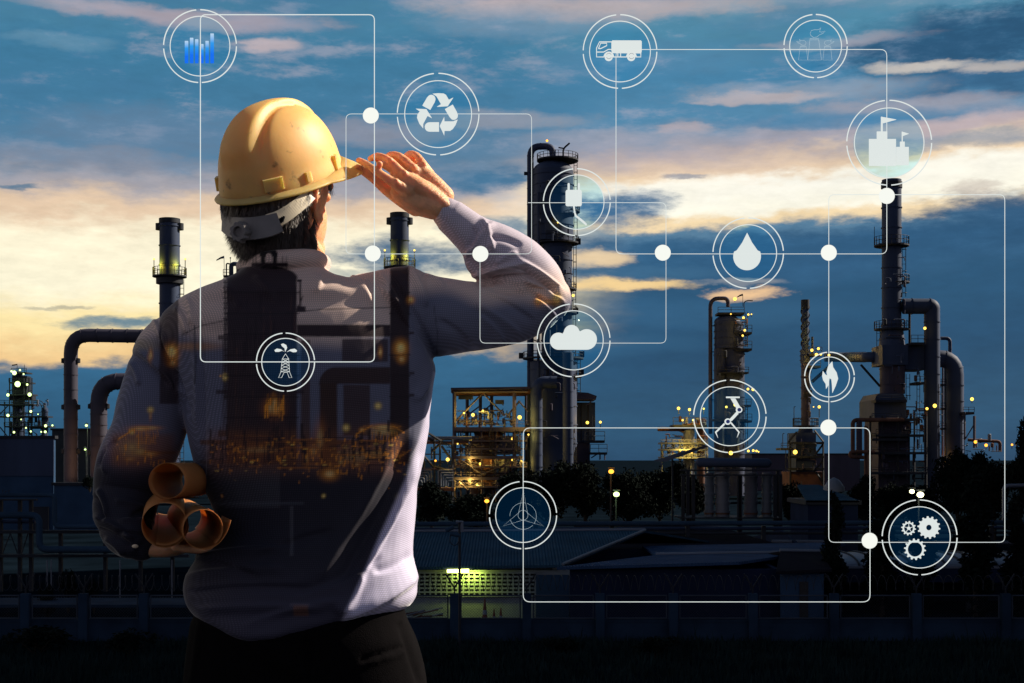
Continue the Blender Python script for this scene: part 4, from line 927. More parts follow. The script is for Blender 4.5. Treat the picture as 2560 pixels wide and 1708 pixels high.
def camera_pole():
    D = 54; r = thing('security_camera_pole', 'thin pole carrying security cameras in front of the shed roof', 'security camera', W(1149, 1500, D)); r.location.z = GZ; ROOTLOC[r.name] = r.location.copy()
    MB().tube([Vector((W(1149, 0, D).x, D, GZ)), W(1149, 1306, D)], .05, 8).build('pole', 'steel_dark', r)
    MB().tube([W(1155, 1330, D), W(1155, 1305, D), W(1140, 1305, D)], .07, 6).build('bracket', 'clad', r)
    for x0, y0, x1, y1 in ((1114, 1327, 1134, 1318), (1126, 1334, 1150, 1339)):
        MB().tube([W(x0, y0, D), W(x1, y1, D)], .085, 10).build('camera_housing', 'clad_pale', r, True)
    MB().tube(fillet([W(1126, 1337, D), W(1124, 1358, D), W(1140, 1366, D), W(1149, 1350, D)], .2), .02, 6).build('cable', 'steel_dark', r)
camera_pole()
def lumber():
    rnd = random.Random(9); D = 60.5; r = thing('scrap_pile', 'heap of scrap poles behind the fence beside the man', 'scrap pile', W(1070, 1550, D)); r.location.z = GZ; ROOTLOC[r.name] = r.location.copy()
    for i in range(16):
        x = rnd.uniform(1015, 1080); y = rnd.uniform(1530, 1552); MB().tube([W(x-25, y+rnd.uniform(0, 8), D+rnd.uniform(0, 1)), W(x+rnd.uniform(15, 40), y-rnd.uniform(0, 14), D+rnd.uniform(0, 1))], .03, 5).build('pole', rnd.choice(['clad', 'rust', 'white_wall']), r)
lumber()
# ------------------------------------------------------------------ the man
def catmull(P, n=8):
    P = np.array(P, float); out = []
    Q = np.vstack([2*P[0]-P[1], P, 2*P[-1]-P[-2]])
    for i in range(1, len(Q)-2):
        for k in range(n):
            t = k/n; a, b, c, d = Q[i-1], Q[i], Q[i+1], Q[i+2]
            out.append(.5*((2*b)+(c-a)*t+(2*a-5*b+4*c-d)*t*t+(3*b-a-3*c+d)*t**3))
    out.append(Q[-2]); return np.array(out)
def limb(mb, pts, n=8, seg=20, px=True, flat=None, cap=True):
    """smooth tapering limb; pts = (px,py,D,rpx) or world (x,y,z,r); rounded ends"""
    A = []
    for p in pts:
        if px: w = W(p[0], p[1], p[2]); A.append((w.x, w.y, w.z, p[3]*mp(p[2])))
        else: A.append(p)
    C = catmull(A, n); P = [Vector(c[:3]) for c in C]; r = [max(.0015, c[3]) for c in C]
    if cap:
        d0 = (P[0]-P[1]).normalized(); d1 = (P[-1]-P[-2]).normalized(); r0, r1 = r[0], r[-1]
        pre = [(P[0]+d0*r0*math.sin(a), r0*math.cos(a)) for a in (1.5, 1.1, .7, .35)]; post = [(P[-1]+d1*r1*math.sin(a), r1*math.cos(a)) for a in (.35, .7, 1.1, 1.5)]
        P = [q for q, _ in pre]+P+[q for q, _ in post]; r = [max(.001, s) for _, s in pre]+r+[max(.001, s) for _, s in post]
    mb.tube(P, r, seg, True, flat); return mb
def loft(mb, rows, n=48, e=2.3, sub=5):
    """rows: (py, xl, xr, D, halfdepth) horizontal superellipse sections"""
    A = catmull(rows, sub); vs = []
    for py, xl, xr, D, hd in A:
        c = W((xl+xr)/2, py, D); rx = (xr-xl)/2*mp(D)
        for j in range(n):
            a = 2*PI*j/n; ca, sa = math.cos(a), math.sin(a)
            vs.append((c.x+rx*math.copysign(abs(ca)**(2/e), ca), c.y+hd*math.copysign(abs(sa)**(2/e), sa), c.z))
    k = len(A); fs = [(i*n+j, i*n+(j+1) % n, (i+1)*n+(j+1) % n, (i+1)*n+j) for i in range(k-1) for j in range(n)]
    fs += [tuple(range(n-1, -1, -1)), tuple((k-1)*n+j for j in range(n))]
    return mb.add(vs, fs)
def fuse(mb, voxel, smooth=8, fac=.5):
    me = mb.mesh('tmp'); bm = bmesh.new(); bm.from_mesh(me); bmesh.ops.recalc_face_normals(bm, faces=bm.faces); bm.to_mesh(me); bm.free()
    o = bpy.data.objects.new('tmp', me); COL.objects.link(o)
    rm = o.modifiers.new('r', 'REMESH'); rm.mode = 'VOXEL'; rm.voxel_size = voxel; rm.adaptivity = 0
    sm = o.modifiers.new('s', 'SMOOTH'); sm.iterations = smooth; sm.factor = fac
    dg = bpy.context.evaluated_depsgraph_get(); dg.update()
    m2 = bpy.data.meshes.new_from_object(o.evaluated_get(dg)); bpy.data.objects.remove(o); bpy.data.meshes.remove(me); return m2
def verts(me):
    a = np.empty(len(me.vertices)*3); me.vertices.foreach_get('co', a); return a.reshape(-1, 3)
def norms(me):
    a = np.empty(len(me.vertices)*3); me.vertex_normals.foreach_get('vector', a); return a.reshape(-1, 3)
def setverts(me, a): me.vertices.foreach_set('co', a.ravel()); me.update()

man = thing('person', 'man in yellow hard hat and check shirt, back turned, hand at hat brim', 'person', (W(760, 0, 2.5).x, 2.5, 0))

# pose of head and hat
def rot(yaw, pitch, roll): return Matrix.Rotation(-yaw, 3, 'Z') @ Matrix.Rotation(pitch, 3, 'X') @ Matrix.Rotation(roll, 3, 'Y')
HATR = rot(.5591, .4131, .0872); HATC = W(705.9, 448.9, 2.5); HA, HB, HH = .0918, .1285, .1289
HEADR = rot(R(29), R(10), R(4)); HEADC = W(706, 500, 2.5)
hp = lambda x, y, z: HEADC+HEADR @ Vector((x, y, z))
def ell(mb, c, r, Rm, n=24, m=16):
    vs = []
    for i in range(m+1):
        a = PI*i/m
        for j in range(n): vs.append(c+Rm @ Vector((r[0]*math.sin(a)*math.cos(2*PI*j/n), r[1]*math.sin(a)*math.sin(2*PI*j/n), r[2]*math.cos(a))))
    fs = [(i*n+j, (i+1)*n+j, (i+1)*n+(j+1) % n, i*n+(j+1) % n) for i in range(m) for j in range(n)]
    return mb.add(vs, fs)

def right_hand(mb):
    # palm seen from its back, fingers run up-left to the brim, thumb below
    limb(mb, [(1180, 590, 2.512, 24), (1140, 548, 2.505, 33), (1112, 522, 2.50, 37), (1080, 497, 2.50, 43), (1050, 478, 2.50, 47), (1020, 458, 2.50, 42)], 6, 20, flat=.62)
    limb(mb, [(1085, 520, 2.49, 30), (1030, 505, 2.49, 28), (995, 480, 2.49, 20)], 6, 14)
    for p in ([(1012, 455, 2.505, 20), (985, 436, 2.515, 11)], [(1040, 440, 2.515, 18), (1012, 418, 2.53, 10)], [(1062, 430, 2.525, 16), (1042, 412, 2.54, 9)]): limb(mb, p, 6, 12)   # webs between the finger roots
    for p in ([(1010, 452, 2.512, 13), (978, 424, 2.522, 10), (948, 408, 2.535, 8)], [(1035, 436, 2.524, 12), (1004, 411, 2.534, 10), (974, 401, 2.556, 8)], [(1058, 428, 2.533, 11), (1034, 405, 2.542, 9), (1014, 398, 2.562, 7)]): limb(mb, p, 6, 12)   # finger pads seen in the gaps
    for x, y, D, q in ((990, 456, 2.462, 11), (1010, 434, 2.476, 11), (1034, 418, 2.490, 10), (1060, 412, 2.506, 9), (949, 411, 2.470, 9), (975, 401, 2.487, 9), (1004, 394, 2.507, 8)): mb.sphere(W(x, y, D), q*mp(D), 12, 8)   # knuckles
    limb(mb, [(1110, 490, 2.51, 26), (1075, 455, 2.51, 26), (1050, 425, 2.51, 17)], 6, 14)
    limb(mb, [(1020, 478, 2.475, 16), (985, 458, 2.468, 13), (948, 433, 2.472, 10.5), (918, 412, 2.50, 9.5), (897, 401, 2.515, 8)], 6, 14)      # index
    limb(mb, [(1035, 462, 2.49, 16), (1003, 432, 2.485, 13), (972, 401, 2.495, 10), (945, 391, 2.52, 9.5), (926, 397, 2.55, 8)], 6, 14)       # middle
    limb(mb, [(1055, 446, 2.505, 15), (1028, 417, 2.50, 12), (1003, 393, 2.515, 9.5), (980, 387, 2.54, 9), (962, 396, 2.57, 8)], 6, 14)     # ring
    limb(mb, [(1078, 440, 2.52, 13), (1057, 410, 2.515, 11), (1041, 389, 2.525, 9), (1024, 385, 2.55, 8.5), (1010, 395, 2.575, 7)], 6, 14)  # little
    limb(mb, [(1040, 520, 2.50, 22), (1003, 498, 2.515, 19), (965, 474, 2.53, 14), (935, 448, 2.535, 11.5), (908, 428, 2.535, 10.5), (894, 419, 2.53, 9)], 6, 14)  # thumb
def left_hand(mb):
    limb(mb, [(318, 1362, 2.47, 24), (350, 1372, 2.45, 24), (385, 1374, 2.44, 27), (425, 1370, 2.44, 30), (452, 1366, 2.45, 27)], 6, 18, flat=.75)
    for d, q in ((-.055, 11), (-.030, 12), (-.004, 12), (.022, 11)):
        D = 2.44+d
        limb(mb, [(440, 1366, D, q+2), (470, 1371, D, q+1), (500, 1373, D+.01, q), (524, 1366, D+.025, q-1), (536, 1350, D+.03, q-2)], 6, 12)
    limb(mb, [(385, 1366, 2.49, 14), (392, 1352, 2.52, 12), (410, 1345, 2.55, 11), (430, 1345, 2.57, 9)], 6, 12)
def build_body():
    mb = MB()
    ell(mb, hp(0, -.012, .030), (.082, .104, .098), HEADR)
    ell(mb, hp(0, -.030, -.030), (.072, .072, .080), HEADR)
    ell(mb, hp(0, .018, -.035), (.060, .076, .085), HEADR)
    ell(mb, hp(0, .055, -.088), (.040, .036, .030), HEADR)                     # chin
    limb(mb, [(*hp(-.048, -.02, -.07), .022), (*hp(-.040, .03, -.095), .02), (*hp(0, .065, -.103), .018)], 6, 10, False)
    limb(mb, [(*hp(.048, -.02, -.07), .022), (*hp(.040, .03, -.095), .02), (*hp(0, .065, -.103), .018)], 6, 10, False)
    limb(mb, [(*hp(0, .088, .012), .008), (*hp(0, .102, -.012), .010), (*hp(0, .110, -.032), .013)], 6, 10, False)   # nose
    limb(mb, [(*hp(-.045, .078, .022), .009), (*hp(0, .094, .024), .010), (*hp(.045, .078, .022), .009)], 6, 10, False)  # brow
    for z in (-.060, -.070): limb(mb, [(*hp(-.024, .076, z), .006), (*hp(0, .088, z), .008), (*hp(.024, .076, z), .006)], 6, 10, False)   # lips
    for s in (-1, 1):
        ell(mb, hp(s*.031, .083, .003), (.013, .010, .010), HEADR, 12, 8)
        # ear: outer rim, lobe and bowl
        rim = [hp(s*.074, -.002, -.032), hp(s*.080, -.014, -.016), hp(s*.087, -.022, .004), hp(s*.090, -.020, .022), hp(s*.086, -.006, .033), hp(s*.078, .006, .026), hp(s*.075, .008, .008)]
        limb(mb, [(*q, .0055) for q in rim], 6, 10, False)
        ell(mb, hp(s*.077, -.006, .002), (.008, .015, .026), HEADR, 14, 10); ell(mb, hp(s*.076, .000, -.032), (.008, .010, .011), HEADR, 12, 8)
    # neck, torso, legs
    limb(mb, [(708, 560, 2.52, 74), (706, 620, 2.515, 74), (706, 670, 2.50, 82), (712, 720, 2.49, 100)], 6, 24)
    loft(mb, [(705, 610, 820, 2.49, .06), (745, 500, 960, 2.49, .075), (800, 430, 1030, 2.5, .10), (900, 450, 1060, 2.5, .11), (1080, 495, 1045, 2.5, .11), (1260, 560, 1020, 2.5, .10), (1420, 510, 1010, 2.5, .105), (1560, 530, 990, 2.5, .105), (1640, 560, 960, 2.5, .09)])
    limb(mb, [(960, 790, 2.5, 74), (1100, 790, 2.51, 56), (1230, 785, 2.52, 46), (1335, 758, 2.53, 38), (1350, 735, 2.53, 36), (1310, 690, 2.525, 34), (1250, 640, 2.522, 30), (1180, 590, 2.512, 24)], 6, 20)
    right_hand(mb)
    limb(mb, [(470, 850, 2.5, 55), (410, 950, 2.5, 52), (380, 1080, 2.5, 48), (335, 1200, 2.5, 44), (312, 1290, 2.49, 38), (318, 1335, 2.47, 32), (335, 1362, 2.45, 26)], 6, 20)
    left_hand(mb)
    for px in (640, 890):
        x = W(px, 0, 2.5).x
        limb(mb, [(x, 2.5, .92, .085), (x-.02*(px < 700)+.02*(px > 700), 2.5, .70, .078), (x, 2.49, .48, .052), (x, 2.51, .34, .052), (x, 2.51, .10, .036)], 6, 20, False)
        limb(mb, [(x, 2.49, .06, .036), (x+.01, 2.56, .045, .036), (x+.02, 2.68, .03, .026)], 5, 14, False)
    me = fuse(mb, .0023, 5, .5)
    v = verts(me); q = (v-np.array(HATC)) @ np.array(HATR); e = np.sqrt((q[:, 0]/HA)**2+(q[:, 1]/HB)**2+(np.maximum(q[:, 2], 0)/HH)**2)     # the skull stays inside the hat shell
    k = np.where((q[:, 2] > -.012) & (np.abs(q[:, 0]) < .11) & (np.abs(q[:, 1]) < .15) & (e > .90) & (v[:, 0] < W(850, 0, 2.5).x), .90/np.maximum(e, 1e-6), 1); t = np.clip((q[:, 2]+.012)/.02, 0, 1); k = 1+(k-1)*t
    q[:, :2] *= k[:, None]; q[:, 2] = np.where(q[:, 2] > 0, q[:, 2]*k, q[:, 2]); setverts(me, q @ np.array(HATR).T+np.array(HATC))
    return link('body', me, 'skin', man, 'full')
M['skin'] = mat('skin', (.70, .35, .18), .5, 0, .35, 60, .14, .25, 260, sss=.5, ssscol=(.022, .009, .004))
body = build_body()

FOLDS = [  # px,py -> px,py, half width px, height m (plus = ridge)
    ((905, 700), (1000, 760), 13, .006), ((955, 690), (1040, 850), 12, .007), ((975, 690), (1090, 900), 16, -.005), ((1020, 668), (1065, 760), 12, .007), ((880, 690), (930, 760), 12, .006), ((800, 690), (790, 730), 12, .004),
    ((1065, 690), (1110, 715), 10, .005), ((1092, 905), (1040, 1000), 14, .006), ((1060, 1000), (1010, 1160), 16, .007), ((1040, 1160), (905, 1440), 12, .011), ((1020, 1130), (860, 1440), 22, -.010), ((980, 1130), (800, 1440), 20, .006),
    ((1075, 1050), (1045, 1200), 10, .005), ((905, 1440), (850, 1530), 18, .008), ((1040, 1440), (860, 1540), 22, .012), ((1030, 1390), (940, 1430), 14, -.005), ((940, 1400), (740, 1480), 16, -.005),
    ((480, 1400), (640, 1440), 14, -.006), ((470, 1440), (700, 1420), 16, .006), ((480, 1480), (760, 1470), 14, -.005), ((500, 1520), (800, 1520), 15, .005), ((500, 1390), (720, 1370), 13, .005), ((620, 1560), (840, 1500), 14, .005),
    ((640, 1400), (820, 1330), 18, -.004), ((500, 1220), (520, 1360), 12, -.005),
    ((330, 885), (420, 960), 10, -.007), ((345, 870), (450, 985), 10, .007), ((330, 905), (350, 960), 8, .006), ((385, 800), (405, 860), 8, .006), ((400, 850), (470, 1030), 11, -.010), ((410, 830), (440, 960), 10, .006), ((500, 800), (510, 1200), 9, -.004), ((486, 850), (492, 1060), 8, .004),
    ((440, 770), (470, 830), 9, .005), ((470, 745), (480, 810), 10, .005), ((560, 715), (600, 770), 12, .004), ((640, 690), (690, 760), 12, .004),
    ((245, 1165), (290, 1100), 9, -.005), ((262, 1180), (275, 1110), 9, .006), ((238, 1240), (260, 1300), 8, -.008), ((250, 1225), (268, 1290), 8, .008), ((240, 1290), (330, 1345), 9, .008), ((244, 1320), (330, 1365), 9, -.007), ((300, 1300), (400, 1310), 9, .006), ((290, 1330), (380, 1340), 8, -.006), ((265, 1345), (310, 1385), 8, .006), ((330, 1290), (420, 1260), 12, -.005), ((290, 1250), (360, 1270), 10, .005),
    ((1200, 705), (1330, 690), 10, -.010), ((1180, 690), (1310, 660), 9, .008), ((1240, 660), (1290, 630), 9, .006), ((1205, 550), (1235, 625), 9, .008), ((1190, 570), (1175, 620), 9, -.007), ((1165, 640), (1230, 560), 10, .006), ((1225, 590), (1300, 610), 10, -.006),
    ((1300, 650), (1400, 720), 9, .008), ((1300, 670), (1395, 740), 8, -.008), ((1310, 695), (1410, 755), 8, .008), ((1320, 725), (1400, 775), 8, -.008), ((1300, 720), (1390, 790), 9, .006), ((1210, 730), (1330, 800), 12, -.005), ((1190, 760), (1300, 830), 11, .005), ((1230, 720), (1350, 745), 9, -.006), ((1100, 800), (1180, 870), 14, -.004), ((1200, 790), (1260, 850), 10, .004)]
def fold_disp(px, py):
    d = np.zeros(len(px))
    for (x0, y0), (x1, y1), w, h in FOLDS:
        ax, ay = x1-x0, y1-y0; L = math.hypot(ax, ay); t = ((px-x0)*ax+(py-y0)*ay)/L**2
        bend = np.sin(np.clip(t, 0, 1)*PI)*w*.5
        dist = ((px-x0)*ay-(py-y0)*ax)/L-bend; along = np.clip(np.minimum(t+.12, 1.12-t)/.25, 0, 1); along = along*along*(3-2*along)
        s = np.where(dist > 0, w*.50, w*1.05)          # steeper on one side, like cloth
        d += h*np.exp(-(dist/s)**2)*along
    return d
def vnoise(P, sc, seed):
    """cheap smooth value noise in 3-D"""
    rng = np.random.default_rng(seed); G = rng.random((32, 32, 32)); Q = P*sc+1000; i = np.floor(Q).astype(int); f = Q-i; f = f*f*(3-2*f); r = 0
    for dx in (0, 1):
        for dy in (0, 1):
            for dz in (0, 1):
                w = (f[:, 0] if dx else 1-f[:, 0])*(f[:, 1] if dy else 1-f[:, 1])*(f[:, 2] if dz else 1-f[:, 2])
                r = r+w*G[(i[:, 0]+dx) % 32, (i[:, 1]+dy) % 32, (i[:, 2]+dz) % 32]
    return r*2-1
def refinery_print(px, py):
    """the refinery design printed on the shirt cloth: fabric colours only"""
    c = np.empty((len(px), 3))
    def lerp(a, b, t): return np.array(a)*(1-t[:, None])+np.array(b)*t[:, None]
    ss = lambda x, a, b: (lambda t: t*t*(3-2*t))(np.clip((x-a)/(b-a), 0, 1))
    hor = 855+18*np.sin(px*.011)+8*np.sin(px*.037+1)
    hor = hor-np.where(px > 1000, 115, 0)*ss(px, 960, 1040)
    sky = (.66, .50, .44); dusk = (.15, .155, .225)
    c[:] = lerp(sky, dusk, ss(py, hor-25, hor+25))
    low = ss(py, 1080, 1200); c = c*(1-low[:, None])+np.array((.024, .023, .036))*low[:, None]
    hem = ss(py, 1380, 1560); c = c*(1-hem[:, None])+np.array((.052, .050, .080))*hem[:, None]
    rt = ss(px, 1085, 1180); c = c*(1-.0*rt[:, None])
    def put(mask, col, a=1.0):
        nonlocal c; m = np.clip(mask, 0, 1)[:, None]*a; c = c*(1-m)+np.array(col)*m
    def rect(x0, x1, y0, y1, col, a=1.0, e=2.5): put(ss(px, x0-e, x0+e)*(1-ss(px, x1-e, x1+e))*ss(py, y0-e, y0+e)*(1-ss(py, y1-e, y1+e)), col, a)
    def seg(x0, y0, x1, y1, w, col, a=1.0):
        ax, ay = x1-x0, y1-y0; t = np.clip(((px-x0)*ax+(py-y0)*ay)/(ax*ax+ay*ay+1e-6), 0, 1); d = np.hypot(px-x0-t*ax, py-y0-t*ay); put(1-ss(d, w-1.5, w+1.5), col, a)
    def spot(x, y, rx, ry, col, a=1.0): put(np.exp(-((((px-x)/rx)**2+((py-y)/ry)**2)/1.5)**1.3), col, a)
    dk = (.040, .026, .034); dk2 = (.046, .029, .034)
    # warm cloud streaks
    spot(485, 866, 55, 9, (.42, .22, .13), .9); spot(335, 862, 60, 14, (.38, .30, .20), .7); spot(660, 815, 150, 16, (.30, .22, .18), .5)
    # main column with dome and loop pipe
    rect(567, 742, 690, 1175, dk); put((1-ss(np.hypot((px-655)/88, (py-694)/30), .95, 1.05))*(py < 700), dk)
    for s in (0, 1):
        d = np.abs(np.hypot(px-672, (py-640))-15); put((1-ss(d, 6, 9))*(py < 642), (.016, .014, .018))
    rect(652, 663, 640, 672, (.016, .014, .018)); rect(682, 693, 640, 672, (.016, .014, .018)); rect(628, 720, 657, 667, dk)
    for x in (632, 640, 706, 716): rect(x-1, x+1, 640, 690, dk)
    rect(560, 566, 700, 1000, (.06, .05, .05), .8, 1)
    for y in np.arange(705, 1000, 13): rect(558, 568, y, y+2.5, dk, .9, 1)
    seg(745, 702, 752, 702, 3, dk); rect(748, 753, 702, 770, dk); rect(742, 764, 766, 780, dk); seg(742, 775, 756, 742, 1.5, dk)
    # second stack and its clutter
    rect(975, 1023, 660, 1160, (.038, .025, .032)); rect(399, 446, 740, 1010, (.048, .032, .040), .9)
    for y in (830, 930, 985): rect(1023, 1036, y, y+6, dk)
    # ducts
    rect(742, 976, 812, 842, dk2); rect(840, 976, 918, 960, (.058, .036, .040)); put((1-ss(np.hypot(px-840, py-960), 40, 44))*(px < 842)*(py < 962), (.058, .036, .040))
    rect(799, 843, 958, 1190, (.062, .034, .032)); rect(752, 775, 850, 1170, (.075, .036, .030), .8); rect(855, 970, 848, 905, (.058, .04, .05), .9); rect(858, 925, 962, 1090, (.066, .040, .045), .9)
    rect(555, 740, 850, 1090, (.056, .036, .042), .5)
    rect(500, 960, 1100, 1112, (.12, .05, .03), .8); rect(545, 740, 1076, 1092, (.085, .042, .035), .8); rect(330, 440, 1128, 1135, (.10, .045, .03), .6)
    rect(540, 760, 975, 985, dk, .8); rect(545, 570, 838, 850, dk, .8); rect(500, 860, 1150, 1160, (.05, .03, .03), .6)
    # pale storage box shapes lower down
    rect(524, 700, 1160, 1270, (.066, .066, .082), .6); rect(490, 760, 1255, 1262, (.08, .09, .12), .5); rect(725, 733, 1265, 1390, (.10, .10, .12), .6); rect(735, 772, 1512, 1540, (.20, .085, .05), .6); rect(725, 775, 1509, 1513, (.2, .16, .2), .5)
    # orange glows of the plant
    OR, YL, RD = (1.0, .36, .04), (1.0, .66, .14), (.60, .17, .03)
    for x, y, rx, ry, col, a in [(430, 882, 18, 22, OR, .95), (430, 876, 9, 10, YL, .9), (430, 908, 14, 10, OR, .6), (377, 890, 6, 18, OR, .75), (376, 1025, 8, 8, YL, .9), (376, 1040, 4, 14, RD, .6), (330, 1080, 7, 8, YL, .95), (352, 1072, 28, 8, OR, .7), (380, 1070, 26, 6, OR, .5),
                                (1002, 872, 18, 22, OR, .95), (1002, 868, 9, 10, YL, .95), (1004, 898, 12, 12, OR, .6), (951, 880, 6, 16, OR, .6), (1027, 750, 10, 10, OR, .9), (1027, 748, 4, 4, YL, 1),
                                (562, 943, 7, 9, YL, .8), (551, 940, 3, 3, OR, .7), (945, 1015, 9, 9, YL, .95), (865, 1070, 9, 9, YL, .95), (905, 1076, 8, 7, OR, .9), (958, 1068, 34, 8, OR, .85), (958, 1080, 32, 9, YL, .5), (947, 1134, 26, 9, YL, .9), (965, 1140, 30, 10, OR, .75),
                                (864, 1118, 7, 6, YL, .8), (784, 1128, 16, 16, OR, .7), (684, 1020, 26, 26, RD, .8), (686, 1010, 12, 22, OR, .6), (852, 1155, 6, 6, YL, .8), (891, 1162, 12, 6, OR, .7), (824, 1185, 22, 16, OR, .75), (766, 1145, 6, 22, OR, .8),
                                (727, 1172, 4, 4, OR, .8), (555, 1240, 3, 4, OR, .8), (809, 1240, 5, 5, YL, .8), (1003, 1244, 12, 10, (.5, .45, .2), .6), (352, 1130, 14, 8, YL, .85), (375, 1135, 22, 7, OR, .8), (330, 1118, 8, 7, YL, .7), (325, 1148, 14, 5, OR, .5),
                                (1345, 752, 9, 14, OR, .8), (1392, 748, 12, 16, YL, .8), (1365, 755, 30, 8, OR, .5), (650, 1125, 90, 14, RD, .5), (890, 1140, 80, 30, RD, .45), (330, 1120, 60, 45, RD, .4), (800, 1100, 16, 50, RD, .5)]:
        spot(x, y, rx*.8, ry*.8, col, a); spot(x, y, rx*.4, ry*.4, (1.0, .80, .34), a*.9)
    rnd = np.random.default_rng(4)
    put(ss(px, 500, 540)*(1-ss(px, 990, 1020))*ss(py, 1050, 1120)*(1-ss(py, 1130, 1215)), (.22, .075, .030), .6); put(ss(px, 270, 290)*(1-ss(px, 420, 450))*ss(py, 1075, 1095)*(1-ss(py, 1150, 1175)), (.24, .085, .03), .5)
    for k in range(60): x = rnd.uniform(520, 1000); y0 = rnd.uniform(1050, 1125); rect(x, x+rnd.uniform(2, 7), y0, y0+rnd.uniform(20, 75), (.035, .022, .026), .8, 1)
    for k in range(34): y0 = rnd.uniform(1085, 1170); x = rnd.uniform(520, 940); rect(x, x+rnd.uniform(30, 110), y0, y0+2.5, (.40, .14, .04) if k % 2 else (.03, .02, .025), .7, 1)
    for k in range(50): x = rnd.uniform(575, 735); y0 = rnd.uniform(720, 1080); rect(x, x+rnd.uniform(2, 5), y0, y0+rnd.uniform(20, 90), (.085, .042, .04) if k % 2 else (.022, .016, .022), .6, 1)
    for y in range(730, 1090, 52): rect(560, 748, y, y+4, (.024, .018, .022), .7, 1); rect(972, 1027, y, y+3, (.024, .018, .022), .7, 1)
    for k in range(260):
        x, y = 500+510*rnd.beta(1.6, 1.2), rnd.normal(1132, 27); L = rnd.uniform(3, 14)
        if rnd.random() < .5: rect(x, x+rnd.uniform(1.5, 3), y, y+L, OR, rnd.uniform(.3, .9), 1)
        else: rect(x, x+L, y, y+rnd.uniform(1.5, 3), OR if rnd.random() < .7 else YL, rnd.uniform(.3, .8), 1)
    for k in range(40):
        x, y = rnd.uniform(290, 410), rnd.uniform(1070, 1165); L = rnd.uniform(3, 16); rect(x, x+rnd.uniform(1.5, 3), y, y+L, OR, rnd.uniform(.3, .8), 1)
    for k in range(26):
        x = rnd.uniform(660, 710); y0 = rnd.uniform(980, 1020); rect(x, x+2.5, y0, y0+rnd.uniform(15, 40), OR, rnd.uniform(.5, 1), 1)
    for k in range(9): rect(930+k*7, 932+k*7, 1078, 1104, OR, .6, 1); rect(340+k*6, 342+k*6, 1078, 1110, OR, .6, 1)
    seg(890, 1086, 930, 1064, 1.8, OR, .7); seg(985, 1066, 1010, 1082, 1.8, OR, .6); seg(296, 1098, 335, 1074, 2, OR, .7); seg(1027, 1125, 1003, 1140, 1.5, OR, .4)
    # the design stops at the side panel and the forearm, where the cloth is plain pale lilac
    edge = np.interp(py, [640, 907, 930, 1080, 1200, 1330, 1440, 1530, 1600], [3000, 3000, 1084, 1052, 1012, 952, 905, 862, 840])
    put(ss(px, edge-6, edge+10), (.56, .53, .70)); put((1-ss(py, 640, 730))*ss(px, 1085, 1110), (.46, .42, .52), .9)
    # seams: yoke, armholes, back pleat
    def line(pts, w, col, a):
        for (x0, y0), (x1, y1) in zip(pts, pts[1:]): seg(x0, y0, x1, y1, w, col, a)
    sc = (.028, .024, .03)
    line([(455, 838), (500, 815), (566, 801), (700, 783), (800, 774), (930, 770), (1010, 768)], 1.4, sc, .75)
    line([(446, 760), (480, 835), (494, 900)], 1.2, sc, .4); line([(486, 815), (490, 905), (488, 960)], 2.2, (.05, .05, .065), .8); line([(1085, 765), (1093, 830), (1092, 905)], 1.4, sc, .5)
    return c
